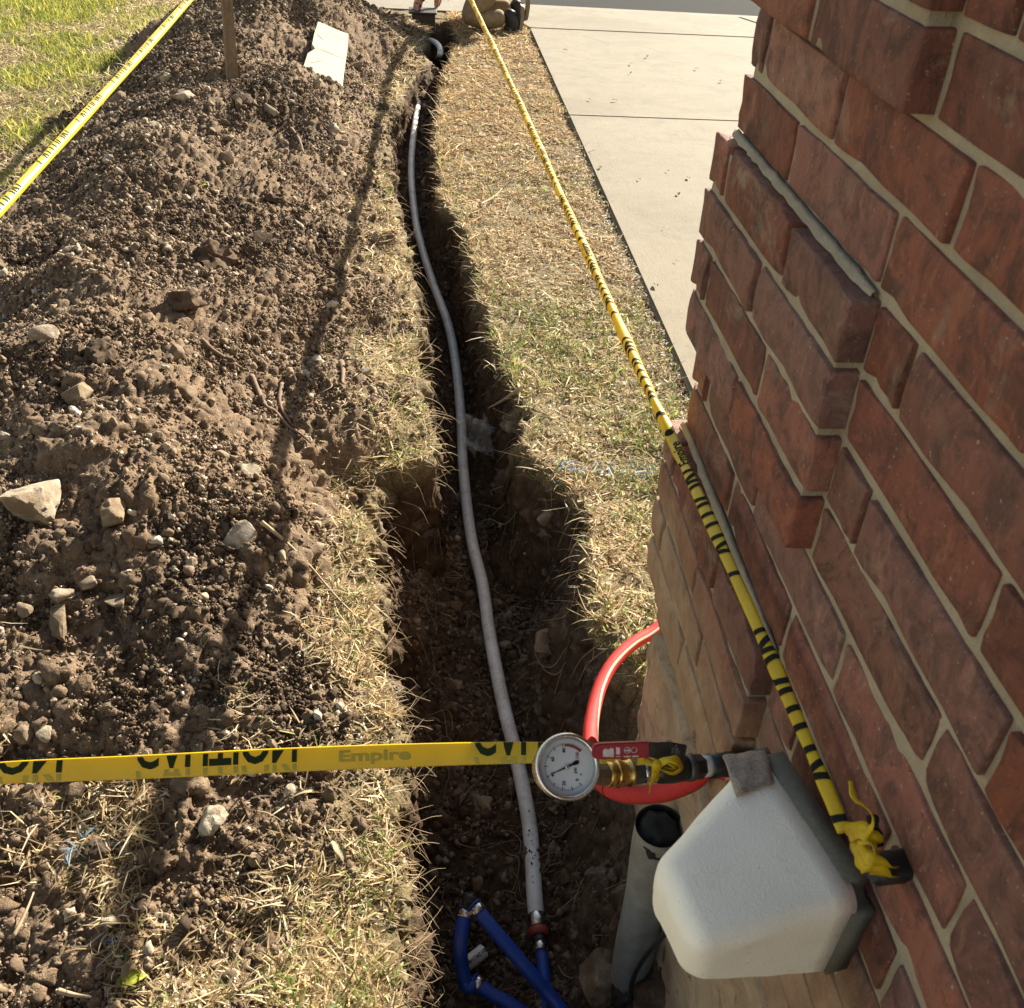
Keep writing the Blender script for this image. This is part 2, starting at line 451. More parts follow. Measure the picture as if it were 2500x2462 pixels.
M['blackfoam'] = simple('black_foam', (.012, .012, .012), .95, var=.5, scale=160, bump=1.0)
M['grey'] = simple('grey_sleeve', (.20, .195, .18), .6, var=.2, scale=40, dirt=.75)
M['gasket'] = simple('grey_foam_gasket', (.115, .110, .090), .9, var=.2, scale=200, bump=.8)
M['iron'] = simple('dark_grey_metal', (.10, .10, .105), .45, .6, var=.25, scale=90)
M['redgrip'] = simple('dark_red_vinyl', (.30, .012, .025), .38, var=.15, scale=60)
M['whitemark'] = simple('worn_white_print', (.62, .52, .52), .6, var=.3, scale=300)
M['dial'] = simple('dial_white', (.62, .63, .65), .35, var=.03, scale=40)
M['hose'] = mat_hose(); M['hosestripe'] = simple('pale_hose_stripe', (.27, .245, .17), .7, var=.1)
M['redring'] = simple('red_ring', (.28, .045, .03), .5)
M['copper'] = simple('dirty_brown_pipe', (.14, .085, .05), .6, .2, var=.3, scale=60, bump=.5)
M['stake'] = mat_wood('weathered_stake_wood', (.10, .060, .033), (.21, .135, .075))
M['board'] = mat_wood('pale_board', (.30, .255, .18), (.36, .315, .235), (4, 40, 4))
M['velcro'] = simple('brown_strap', (.31, .25, .20), .9, var=.35, scale=420, bump=1.0)
M['leaf'] = simple('dry_leaf', (.30, .19, .10), .7, var=.3, scale=70, bump=.5)
M['leafpale'] = simple('pale_dry_leaf', (.50, .42, .26), .7, var=.25, scale=70, bump=.5)
M['leafgreen'] = simple('yellow_green_leaf', (.40, .42, .05), .6, var=.2)
M['root'] = simple('root_bark', (.15, .095, .06), .9, var=.4, scale=120, bump=.8)
M['straw'] = simple('straw_root', (.34, .25, .15), .85, var=.3, scale=90)
M['pants'] = simple('tan_brown_cloth', (.21, .145, .082), .9, var=.25, scale=30, bump=.4)
M['shirt'] = simple('grey_cloth', (.14, .145, .16), .9, var=.2, scale=30)
M['skin'] = simple('skin', (.42, .21, .14), .55, var=.1, scale=50)
M['boot'] = simple('dark_boot_leather', (.020, .017, .015), .6, var=.3, scale=60)
M['sole'] = simple('boot_sole', (.20, .16, .11), .8, var=.2)
M['boxbrown'] = simple('dark_brown_plastic', (.030, .018, .012), .6, var=.3)
M['hair'] = simple('dark_hair', (.03, .02, .015), .7)
def mat_asphalt():
    t = NT('asphalt'); n = t.noise(300, 3, .7); n1 = t.noise(1.2, 5, .6, stretch=(1, .4, 1))
    t.color(t.mix(t.maprange(n1, .3, .7, 0, .5), t.ramp(n, [(.3, (.018, .018, .019)), (.7, (.042, .041, .039))]), (.030, .029, .027)))
    t.set(Roughness=1.0); t.b.inputs['Specular IOR Level'].default_value = .1; t.bump(n, .6, .004); return t.m
M['asphalt'] = mat_asphalt()
def mat_film():
    t = NT('clear_plastic_film'); t.color((.8, .82, .82)); t.set(Roughness=.3)
    tp = t.new('ShaderNodeBsdfTransparent'); mx = t.new('ShaderNodeMixShader'); mx.inputs[0].default_value = .80
    t.l.new(t.b.outputs[0], mx.inputs[1]); t.l.new(tp.outputs[0], mx.inputs[2]); t.l.new(mx.outputs[0], t.out.inputs['Surface']); return t.m
M['film'] = mat_film()

# ------------------------------------------------------------------ terrain
def rim(pix):
    P = sorted([(gp(*p)[1], gp(*p)[0]) for p in pix])
    return np.array([p[0] for p in P]), np.array([p[1] for p in P])
LY, LX = rim([(1044,84),(1027,116),(1040,150),(1023,165),(1004,186),(967,248),(945,298),(936,403),(948,447),(961,528),(992,621),(1008,742),(1027,907),(1041,1000),(1056,1040),(1041,1120)])
WY, WX = rim([(1041,1120),(1000,1132),(913,1150),(904,1191),(902,1309),(909,1404),(899,1513),(931,1682),(968,1740),(960,1812),(951,1909),(963,2012),(957,2200),(951,2297),(951,2462)])
LX2 = np.r_[WX, LX]; LY2 = np.r_[WY, LY]; _o = np.argsort(LY2); LX2, LY2 = LX2[_o], LY2[_o]
RY, RX = rim([(1113,88),(1118,109),(1109,127),(1094,158),(1087,202),(1075,260),(1072,292),(1076,372),(1072,435),(1097,497),(1128,546),(1159,628),(1178,718),(1211,827),(1254,921),(1273,978),(1290,1040),(1300,1110),(1358,1158),(1405,1177),(1429,1262),(1438,1356),(1457,1427),(1478,1521),(1505,1570)])
RY = np.r_[-5, 1.10, 1.26, 1.33, RY[1:]]; RX = np.r_[.45, .45, .42, .375, RX[1:]]
DRIVE_X = .70
SOIL_X = -1.44
TY0, TY1 = 0.10, 7.28
def depth(y): return np.interp(y, [0, 1.0, 1.8, 3.0, 4.5, 5.8, 6.3, 6.7, 7.3], [.42, .40, .37, .30, .20, .13, .15, .30, .30])
def blob(x, y, cx, cy, sx, sy, h, p=1.0):
    return h*np.exp(-(((x-cx)/sx)**2+((y-cy)/sy)**2)**p)
def heap_h(x, y):
    """loose spoil thrown up on the left of the trench"""
    g = sst(-.06, .30, np.interp(y, LY2, LX2)-x)*sst(-.10, .25, x-SOIL_X-.05*np.sin(y*3.1))*sst(.35, 1.05, y)*(1-sst(7.0, 7.7, y))
    h = .045*g
    h = h + blob(x, y, -.50, 1.72, .34, .36, .10) + blob(x, y, -.82, 2.05, .36, .5, .12)
    h = h + blob(x, y, -.62, 2.75, .42, .42, .11) + blob(x, y, -.85, 3.5, .5, .5, .16)
    h = h + blob(x, y, -.72, 4.5, .5, .6, .17) + blob(x, y, -1.0, 5.45, .45, .6, .16)
    h = h + blob(x, y, -.78, 6.35, .52, .62, .46)
    return h*sst(-.03, .22, np.interp(y, LY2, LX2)-x)
def soil_mask(x, y):
    """1 = bare soil, 0 = grass thatch"""
    j = vn2(x*7, y*7, 5)*.06 + vn2(x*19, y*19, 6)*.03
    left = sst(-.05, .05, x-SOIL_X+j*1.4+.10*vn2(x*0, y*1.7, 8))
    rimw = np.interp(y, [.5, .95, 1.2, 1.9, 2.2, 2.8, 4.5], [.13, .11, .05, .04, .08, .05, .03])
    right = sst(-.04, .05, np.interp(y, LY2, LX2)-rimw-x+j)
    return left*right*(1-sst(7.15, 7.45, y+j*2))
def terrain(x, y):
    xl = np.interp(y, LY2, LX2); xr = np.interp(y, RY, RX)
    j = .016*vn2(x*0+3.3, y*9, 1)+.012*vn2(x*0+1.7, y*27, 2)+.006*vn2(x*40, y*60, 3)
    j2 = .016*vn2(x*0+9.3, y*9, 11)+.014*vn2(x*0+5.7, y*25, 12)+.006*vn2(x*40, y*60, 13)
    base = zg(y)
    sm = soil_mask(x, y)
    hp = heap_h(x, y)
    rough = (.050*vn2(x*3.3, y*3.3, 21)+.026*vn2(x*7.5, y*7.5, 22)+.009*(np.abs(vn2(x*26, y*26, 23))*2-.6)
             +.006*(np.abs(vn2(x*58, y*58, 24))*2-.6)+.003*vn2(x*130, y*130, 25))
    lawn = .006*vn2(x*6, y*6, 31)+.005*vn2(x*31, y*31, 32)
    top = base + hp + sm*(rough+.006) + (1-sm)*lawn
    # ground falls away a little beside the driveway slab
    top = top - .010*sst(DRIVE_X-.06, DRIVE_X-.01, x)
    top = top - .09*sst(DRIVE_X+.01, DRIVE_X+.06, x)*sst(1.15, 1.3, y)
    dL = x-xl-j; dR = xr-x-j2
    wL = .045+.02*vn2(x*0+.4, y*6, 41); wR = np.interp(y, [1.15, 1.45, 1.7, 2.0, 3], [.20, .11, .09, .07, .06])+.015*vn2(x*0+.9, y*6, 42)
    pL = sst(0, 1, dL/wL); pR = sst(0, 1, dR/wR)
    # slumped ledge on the left where the trench narrows
    led = sst(1.60, 1.72, y)*(1-sst(1.90, 1.96, y))*(1-sst(-.01, .055, x-.0+.02*vn2(x*9, y*9, 44)))
    p = pL*pR*(1-.28*led)
    p = p*sst(TY0, TY0+.08, y)*(1-sst(TY1-.08, TY1, y+j*2))
    D = depth(y)
    fl = (.014*vn2(x*7, y*7, 51)+.010*(np.abs(vn2(x*18, y*18, 52))*2-.6)+.006*(np.abs(vn2(x*45, y*45, 53))*2-.6)+.003*vn2(x*120, y*120, 54))
    # banked soil along the right and the plug of soil over the pipe
    bank = blob(x, y, .34, 1.05, .10, .55, .09)+blob(x, y, .30, 1.62, .07, .16, .10)+blob(x, y, -.06, 1.18, .07, .20, .06)
    plug = blob(x, y, .02, 6.20, .13, .13, .10)
    floor = base - D + fl + bank + plug
    return top*(1-p)+floor*p, p, sm
def hit(px, py, off=0.0, n=700):
    r = ray(px, py)
    t0 = .2/max(r[1], .05)
    ts = np.geomspace(.35, 14, n)
    X, Y, Z = r[0]*ts, r[1]*ts, r[2]*ts+CZ
    h = terrain(X, Y)[0]+off
    k = np.argmax(Z < h)
    if k == 0: return gp(px, py)
    a, b = Z[k-1]-h[k-1], h[k]-Z[k]
    t = ts[k-1]+(ts[k]-ts[k-1])*a/(a+b+1e-9)
    return Vector((r[0]*t, r[1]*t, r[2]*t+CZ))
def ground_z(x, y): return float(terrain(np.array([x]), np.array([y]))[0][0])

NC, NR = 640, 960
yv = np.r_[-25, -12, -6, -3, -1.5, -.6, -.1, np.geomspace(.16, 9.2, NR), 11, 15, 25, 60]
u_in = np.linspace(-1, 1, NC)
u = np.r_[-22, -12, -7, -4.2, -2.9, -2.4, np.linspace(-2.1, -1.012, 110), u_in, 1.06, 1.3, 2, 4, 9, 16]
yc = np.clip(yv, .16, 9.2)
half_l = .62+.33*yc; half_r = np.minimum(.46+.08*yc, .80)
cen = (half_r-half_l)/2; hw = (half_l+half_r)/2
GX = cen[:, None]+hw[:, None]*u[None, :]
uf = np.linspace(-1, 1, 1600)
k0 = int(np.argmin(np.abs(u-u_in[0])))
for r_ in range(len(yv)):
    if not (.2 < yv[r_] < 7.4): continue
    xf = cen[r_]+hw[r_]*uf
    a_, b_ = np.interp(yv[r_], LY2, LX2), np.interp(yv[r_], RY, RX)
    w_ = 1+5*np.exp(-((xf-a_-.025)/.035)**2)+5*np.exp(-((xf-b_+.035)/.045)**2)
    cdf = np.cumsum(w_); cdf = (cdf-cdf[0])/(cdf[-1]-cdf[0])
    GX[r_, k0:k0+NC] = np.interp(np.linspace(0, 1, NC), cdf, xf)
GX[:, -6:] = np.array([1.0, 1.6, 3, 7, 20, 45])[None, :]
GX[:, :6] = np.minimum(GX[:, :6], np.array([-60, -35, -20, -12, -8, -6.])[None, :])
GY = np.repeat(yv[:, None], len(u), 1)
sh = GX.shape
x, y = GX.ravel(), GY.ravel()
gz, gp_, gsm = terrain(x, y)
Zg = gz.reshape(sh)
# displacement along the normal, so that the cut faces are rough too
dzx = np.gradient(Zg, axis=1)/np.maximum(np.gradient(GX, axis=1), 1e-5)
dzy = np.gradient(Zg, axis=0)/np.gradient(GY, axis=0)
nx, ny, nz = -dzx.ravel(), -dzy.ravel(), np.ones(x.size)
nl = np.sqrt(nx*nx+ny*ny+1); nx, ny, nz = nx/nl, ny/nl, nz/nl
steep = np.clip(1-nz, 0, 1)
act = np.clip(gsm+gp_, 0, 1)
d = (.020*vn3(x*14, y*14, gz*14, 61)+.014*vn3(x*34, y*34, gz*34, 62)+.008*vn3(x*80, y*80, gz*80, 63)+.004*vn3(x*170, y*170, gz*170, 65))*steep*1.5
d += .0022*vn3(x*190, y*190, gz*190, 64)*act
V = np.c_[x+nx*d, y+ny*d, gz+nz*d]
ii = np.arange(sh[0]*sh[1]).reshape(sh)
F = np.c_[ii[:-1, :-1].ravel(), ii[:-1, 1:].ravel(), ii[1:, 1:].ravel(), ii[1:, :-1].ravel()]
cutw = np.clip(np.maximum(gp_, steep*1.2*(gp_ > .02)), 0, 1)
lawnw = (1-gsm)*(1-sst(.02, .25, gp_))
greenw = np.clip(sst(.3, -.6, x-SOIL_X)+.10*(x > .1), 0, 1)
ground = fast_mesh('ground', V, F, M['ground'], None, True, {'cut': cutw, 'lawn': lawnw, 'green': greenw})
tag(ground, kind='structure')

# ------------------------------------------------------------------ driveway, walk, street
drive = empty('driveway', (2, 4, 0), kind='structure')
def slab(name, poly, top, thick, m, parent, lift=.0):
    bm = bmesh.new()
    vs = [bm.verts.new((p[0], p[1], zg(p[1])+top)) for p in poly]
    f = bm.faces.new(vs)
    r = bmesh.ops.extrude_face_region(bm, geom=[f])
    for v in [g for g in r['geom'] if isinstance(g, bmesh.types.BMVert)]: v.co.z -= thick
    bmesh.ops.recalc_face_normals(bm, faces=bm.faces[:])
    es = [e for e in bm.edges if all(abs(v.co.z-(zg(v.co.y)+top)) < 1e-4 for v in e.verts)]
    bmesh.ops.bevel(bm, geom=es, offset=.008, segments=2, affect='EDGES')
    return bm_obj(name, bm, m, parent)
TOPD = .012
slab('slab', [(DRIVE_X+.008, 1.26), (7, 1.26), (7, 5.050), (DRIVE_X, 5.050)], TOPD, .11, M['concrete'], drive)
slab('slab', [(DRIVE_X, 5.060), (7, 5.060), (7, 7.190), (2.6, 7.190), (DRIVE_X-.005, 7.190)], TOPD-.002, .11, M['concrete'], drive)
slab('slab', [(DRIVE_X-.005, 7.193), (2.55, 7.193), (2.27, 7.93), (.45, 7.985), (.52, 7.75), (.63, 7.45)], TOPD, .11, M['concrete'], drive)
slab('slab', [(2.56, 7.193), (7, 7.193), (7, 7.75), (2.28, 7.93)], TOPD+.001, .11, M['concrete'], drive)
kerb = slab('kerb', [(.45, 7.992), (2.27, 7.937), (7, 7.76), (7, 7.87), (.45, 8.10)], TOPD-.004, .12, M['walk'], None)
tag(kerb, kind='structure')
walk = empty('sidewalk', (-3, 8, 0), kind='structure')
xs = [-9, -7.1, -5.2, -3.4, -1.9, -.62, .44]
for a, b in zip(xs[:-1], xs[1:]):
    slab('slab', [(a, 7.69), (b-.008, 7.69), (b-.008, 8.9), (a, 8.9)], .006, .12, M['walk'], walk)
street = mesh_obj('street', [(-45, 7.85, zg(7.9)-.075), (45, 7.85, zg(7.9)-.075), (45, 8.4, zg(8.4)-.055), (-45, 8.4, zg(8.4)-.055), (45, 70, zg(12)+.0), (-45, 70, zg(12)+.0)], [(0, 1, 2, 3), (3, 2, 4, 5)], M['asphalt'])
tag(street, kind='structure')

# ------------------------------------------------------------------ brick wall of the house corner
XW, XQ = .361, .341
wall = empty('brick_wall', (.5, .4, 0), 'red brown brick house corner with projecting quoins and muddy lowest courses', 'wall')
def rough_box(a, b, m, name, parent, amp, cuts, seed, sc=14):
    bm = bmesh.new(); box_bm(bm, a, b)
    bmesh.ops.subdivide_edges(bm, edges=bm.edges[:], cuts=cuts, use_grid_fill=True)
    co = np.array([v.co[:] for v in bm.verts])
    nn = amp*(vn3(co[:, 0]*sc, co[:, 1]*sc, co[:, 2]*sc, seed)+.5*vn3(co[:, 0]*sc*3, co[:, 1]*sc*3, co[:, 2]*sc*3, seed+1))
    nb = amp*(vn3(co[:, 0]*sc, co[:, 1]*sc, co[:, 2]*sc, seed+5))
    for v, k, q in zip(bm.verts, nn, nb): v.co.x += k; v.co.y += q*.6
    return bm_obj(name, bm, m, parent, True)
zc = lambda z: z+CZ
core = rough_box((XW+.0052, -.10, zc(-1.06)), (1.7, 1.176, zc(.62)), M['mortar'], 'mortar_core', wall, .0010, 60, 3, 45)
mesh_core = bmesh.new(); box_bm(mesh_core, (XW+.010, -2.2, zc(-1.06)), (1.7, -.102, zc(.62))); box_bm(mesh_core, (XW+.010, -2.2, zc(.622)), (1.7, 1.178, zc(1.7)))
bm_obj('wall_backing', mesh_core, M['brick'], wall)
found = rough_box((XW-.010, -.4, zc(-1.80)), (1.6, 1.115, zc(-1.040)), M['slurry'], 'footing', wall, .008, 40, 9, 9)
brick_meshes = []
def brick_mesh(i, L=.235, H=.0565, Dp=.095):
    bm = bmesh.new(); bmesh.ops.create_cube(bm, size=1)
    bmesh.ops.subdivide_edges(bm, edges=bm.edges[:], cuts=7, use_grid_fill=True)
    r = .0022
    hx, hy, hz = Dp/2, L/2, H/2
    co = np.array([(v.co.x*Dp, v.co.y*L, v.co.z*H) for v in bm.verts])
    # tighten the grid lines towards the edges so that the rounding has room
    def warp(c, h):
        s = c/h; return h*np.sign(s)*(1-(1-np.abs(s))**2.5)
    co = np.c_[warp(co[:, 0], hx), warp(co[:, 1], hy), warp(co[:, 2], hz)]
    inner = np.clip(co, [-hx+r, -hy+r, -hz+r], [hx-r, hy-r, hz-r])
    dlt = co-inner; ln = np.linalg.norm(dlt, axis=1, keepdims=True)
    co = np.where(ln > 1e-6, inner+dlt/np.maximum(ln, 1e-6)*r, co)
    s = i*17.3
    n = lambda f, k: vn3(co[:, 0]*f+s, co[:, 1]*f+s*.3, co[:, 2]*f, k)
    front = (co[:, 0] < -hx+.02)
    edge = np.clip(np.maximum(np.abs(co[:, 1])/hy-.86, np.abs(co[:, 2])/hz-.6)*4, 0, 1)
    co[:, 0] += front*(.0022*n(22, 71)+.0010*n(70, 72)+edge*np.clip(n(34, 73), 0, 1)*.005+edge*np.clip(n(95, 78), 0, 1)*.003)
    co[:, 1] += .0010*n(28, 74)+.0006*n(90, 76); co[:, 2] += .0008*n(24, 75)+.0006*n(95, 77)
    for v, c in zip(bm.verts, co): v.co = c
    me = bpy.data.meshes.new('brick'); bm.to_mesh(me); bm.free()
    me.polygons.foreach_set('use_smooth', [True]*len(me.polygons)); me.materials.append(M['brick'])
    return me
brick_meshes = [brick_mesh(i) for i in range(10)]
def jz(k): return -.325-(k-4)*.0653 if k >= 4 else -.325+(4-k)*.0675
nb = 0
for k in range(-9, 15):
    zt, zb = jz(k), jz(k+1)
    quoin = ((k-4) % 6) < 4
    even = k % 2 == 0
    ys = [1.138, .902, .655, .410, .165, -.08] if even else [.965, .735, .470, .220, -.03]
    if k == 3: ys = [.995, .742, .49, .245, 0, -.08]
    if k == 8: ys = [1.12, .888, .623, .38, .13, -.08]
    cuts = [1.203 if quoin else 1.190] + ys
    if quoin: cuts = sorted(set([c for c in cuts if abs(c-.73) > .03]+[.731]), reverse=True)
    for a, b in zip(cuts[:-1], cuts[1:]):
        if a-b < .03: continue
        inq = quoin and b > .72
        X = XQ if inq else XW
        me = brick_meshes[random.randrange(10)]
        o = bpy.data.objects.new('brick', me); link(o, wall)
        o.matrix_parent_inverse = Matrix.Translation(wall.location).inverted()
        gap = .010
        Ln = a-b-gap*(.6 if a == cuts[0] else 1)
        top = a if a == cuts[0] else a-gap/2
        o.location = (X+.0475+random.uniform(-.0018, .0018), top-Ln/2, zc((zt+zb)/2)+random.uniform(-.001, .001))
        o.scale = (1, Ln/.235, (zt-zb-.0095)/.0565)
        o.rotation_euler = (random.uniform(-.008, .008), random.uniform(-.012, .012), random.uniform(-.006, .006))
        nb += 1
# mortar behind the projecting quoin blocks
for k0 in (-8, -2, 4, 10):
    rough_box((XQ+.0052, .7445, zc(jz(k0+4))+.006), (XW+.02, 1.196, zc(jz(k0))-.0135), M['mortar'], 'quoin_mortar', wall, .0014, 24, 20+k0, 60)
    # sloped mortar smeared along the ledge above the block
    zz = zc(jz(k0)); V = []; F = []; nn = 40
    for i in range(nn+1):
        yy = .742+(1.188-.742)*i/nn; w1 = (.0062+.0022*float(vn2(np.array(yy*90.), np.array(k0+.5), 7)))*min(1, .4+i/4); h1 = (.0030+.0014*float(vn2(np.array(yy*70.), np.array(k0+.5), 9)))*min(1, .3+i/5)
        V += [(XW-w1, yy, zz-.0035), (XW-w1*.45, yy, zz+h1*.35), (XW+.002, yy, zz+h1), (XW+.004, yy, zz-.006)]
    for i in range(nn):
        for q in range(3): F.append((i*4+q, i*4+q+1, i*4+5+q, i*4+4+q))
    mesh_obj('mortar_fillet', V, F, M['mortar'], wall, True)

# ------------------------------------------------------------------ grass
def blades(name, P, L, W, col, label, cat, incl, droop, kink=.8):
    n = len(P); rng = RNG
    th = rng.uniform(0, 2*np.pi, n)
    ch, sh_ = np.cos(th), np.sin(th)
    ph = incl
    dh = np.c_[ch, sh_, np.zeros(n)]
    th2 = th+rng.normal(0, kink, n); dh2 = np.c_[np.cos(th2), np.sin(th2), np.zeros(n)]
    wv = np.c_[-sh_, ch, rng.normal(0, .45, n)]; wv /= np.linalg.norm(wv, axis=1, keepdims=True)
    out = []
    for s, wf in ((0, .8), (.36, 1.0), (.72, .7), (1.0, 0)):
        hor = (dh*min(s, .45)+dh2*max(0, s-.45))*(L*np.cos(ph))[:, None]
        ver = L*(s*np.sin(ph)-droop*s*s)
        c = P+hor; c[:, 2] += ver
        c[:, 2] = np.maximum(c[:, 2], P[:, 2]-.002+.004*s)
        if wf > 0: out += [c-wv*(W*wf/2)[:, None], c+wv*(W*wf/2)[:, None]]
        else: out += [c]
    V = np.stack(out, 1).reshape(-1, 3)
    b = (np.arange(n)*7)[:, None]
    tri = np.array([[0,1,3],[0,3,2],[2,3,5],[2,5,4],[4,5,6]])
    F = (b[:, :, None]+tri[None]).reshape(-1, 3)
    o = fast_mesh(name, V, F, M['blade'], None, True, {'col': np.repeat(col, 7, 0)})
    tag(o, label, cat, kind='stuff'); return o
def scatter(n, x0, x1, y0, y1, ypow=1.0):
    return RNG.uniform(x0, x1, n), y0+(y1-y0)*RNG.uniform(0, 1, n)**ypow
STRAW = np.array([[.56, .43, .235], [.70, .56, .33], [.40, .28, .14], [.76, .65, .45], [.28, .19, .10]])
GREEN = np.array([[.15, .20, .045], [.21, .25, .065], [.30, .32, .09], [.12, .17, .045]])
def colours(n, gfrac, x, y, seed):
    patch = vn2(x*3.2, y*3.2, seed)*.5+.5
    g = RNG.uniform(0, 1, n) < np.clip(gfrac*(patch*2.4-.4), 0, .95)
    c = STRAW[RNG.integers(0, 5, n)]*RNG.uniform(.75, 1.2, (n, 1))
    c2 = GREEN[RNG.integers(0, 4, n)]*RNG.uniform(.7, 1.35, (n, 1))
    c = np.where(g[:, None], c2, c)
    for (bx, by, br) in PAINT:
        m = ((x-bx)**2+(y-by)**2 < br*br*RNG.uniform(.1, 1.2, n))
        c = np.where((m & (RNG.uniform(0, 1, n) < .45))[:, None], np.array([.12, .24, .38])*RNG.uniform(.6, 1.6, (n, 1)), c)
    return np.clip(c, 0, .9), g
PAINT = []
for p, r in (((1395, 1142), .035), ((1480, 1150), .035), ((1560, 1150), .04), ((232, 2300), .022), ((200, 2085), .025)):
    q = gp(*p); PAINT.append((q[0], q[1], r))
# strip between trench and driveway
def lay(x, y, dens=None, top=True):
    h, p, sm = terrain(x, y)
    return h, p, sm
parts = []
x1, y1 = scatter(138000, .0, DRIVE_X+.004, 1.12, 7.65, 1.7)
h, p, sm = lay(x1, y1)
xr = np.interp(y1, RY, RX)
keep = (RNG.uniform(0, 1, len(x1)) < np.clip(.75+.9*vn2(x1*11, y1*11, 119), .15, 1)) & (p < .12) & (x1 > xr-.04) & ((y1 > 1.22) | (x1 > 5)) & ~((x1 > .33) & (y1 < 1.24))
x1, y1, h, xr = x1[keep], y1[keep], h[keep], xr[keep]
tuft = np.clip(1-np.abs(x1-xr)/.05, 0, 1)
L = RNG.lognormal(math.log(.021), .45, len(x1))*(1+.35*tuft)*np.interp(y1, [1.2, 3, 7.5], [1, 1.15, 1.6])
W = RNG.uniform(.0016, .0036, len(x1))*np.interp(y1, [1.2, 3, 7.5], [1, 1.3, 2.2])
gf = np.interp(y1, [1.2, 2.6, 3.4, 4.2, 7], [.30, .30, .16, .03, .01])
col, g = colours(len(x1), gf, x1, y1, 101)
redd = np.interp(y1, [2.5, 4.5], [0, .35])[:, None]
col = np.where(g[:, None], col, col*(1-redd)+redd*np.array([.42, .25, .11])*RNG.uniform(.7, 1.3, (len(col), 1)))
incl = np.where(g, RNG.uniform(.3, 1.1, len(x1)), np.abs(RNG.normal(.12, .28, len(x1))))+tuft*RNG.uniform(0, .5, len(x1))
blades('dry_grass', np.c_[x1, y1, h+.003], L, W, col, 'mown dry tan grass strip between trench and driveway', 'grass', incl, RNG.uniform(.1, .5, len(x1))*.6)
# flat pale litter in the strip
nl_ = 5200
xl_, yl_ = RNG.uniform(.1, DRIVE_X-.01, nl_), 1.25+RNG.uniform(0, 1, nl_)**1.5*3.4
xl_ = np.where(RNG.uniform(0, 1, nl_) < .35, DRIVE_X+.006-np.abs(RNG.normal(0, .032, nl_)), xl_)
h_, p_, s_ = terrain(xl_, yl_)
k_ = (p_ < .15) & (xl_ > np.interp(yl_, RY, RX)); xl_, yl_, h_ = xl_[k_], yl_[k_], h_[k_]; nl_ = len(xl_)
th_ = RNG.uniform(0, 6.28, nl_); ra, rb = RNG.uniform(.003, .0085, nl_), RNG.uniform(.0015, .0032, nl_)
tz = RNG.normal(0, .35, (nl_, 2)); out_ = []
for a_ in np.linspace(0, 2*np.pi, 7)[:-1]:
    lx, ly = ra*np.cos(a_), rb*np.sin(a_)
    gx, gy = lx*np.cos(th_)-ly*np.sin(th_), lx*np.sin(th_)+ly*np.cos(th_)
    out_.append(np.c_[xl_+gx, yl_+gy, h_+.012+RNG.uniform(0, .006, nl_)*0+gx*tz[:, 0]+gy*tz[:, 1]+.0015*np.cos(2*a_)])
LV = np.stack(out_, 1).reshape(-1, 3); LF = (np.arange(nl_)*6)[:, None, None]+np.array([[0, 1, 2], [0, 2, 3], [0, 3, 4], [0, 4, 5]])[None]
lc = np.array([[.60, .54, .42], [.48, .40, .27], [.38, .27, .17], [.66, .62, .53]])[RNG.integers(0, 4, nl_)]*RNG.uniform(.7, 1.15, (nl_, 1))
tag(fast_mesh('leaf_litter', LV, LF.reshape(-1, 3), M['blade'], None, True, {'col': np.repeat(lc, 6, 0)}), 'small pale dead leaf litter in the grass strip by the driveway', 'litter', kind='stuff')
# rim of turf left of the trench and scraps of turf over the near soil
n = 42000
y2 = .62+(7.4-.62)*RNG.uniform(0, 1, n)**2.0
rimw = np.interp(y2, [.5, .95, 1.2, 1.9, 2.2, 3.2, 4.5], [.16, .13, .065, .055, .13, .13, .12])
x2 = np.interp(y2, LY2, LX2)+.004-np.abs(RNG.normal(0, 1, n))*rimw*.8
n = 46000
x3, y3 = RNG.uniform(-1.0, .02, n), .55+RNG.uniform(0, 1, n)**1.2*1.05
cl = vn2(x3*6.5, y3*6.5, 111)+.5*vn2(x3*15, y3*15, 112)
k3 = cl > np.interp(y3, [.6, .95, 1.15, 1.6], [.10, .02, .42, 1.3])
x2, y2 = np.r_[x2, x3[k3]], np.r_[y2, y3[k3]]
h, p, sm = lay(x2, y2)
keep = (p < .10)
cl2 = vn2(x2*9, y2*9, 113)
keep &= RNG.uniform(0, 1, len(x2)) < np.clip(np.interp(y2, [.9, 2.2, 3.0], [.75, .6, .40])+1.0*cl2, .04, 1)
x2, y2, h, p = x2[keep], y2[keep], h[keep], p[keep]
L = RNG.lognormal(math.log(.023), .5, len(x2))*np.interp(y2, [.6, 3, 7.5], [1, 1.1, 1.5])
W = RNG.uniform(.0014, .0034, len(x2))*np.interp(y2, [.6, 3, 7.5], [.9, 1.2, 2.0])
col, g = colours(len(x2), np.interp(y2, [.6, 1.5, 3, 5], [.06, .10, .10, .02]), x2, y2, 115)
incl = np.where(g, RNG.uniform(.3, 1.1, len(x2)), np.abs(RNG.normal(.15, .3, len(x2))))
blades('turf_scraps', np.c_[x2, y2, h+.003], L, W, col, 'torn dry turf along the left trench rim and over near soil', 'grass', incl, RNG.uniform(.05, .5, len(x2))*.6)
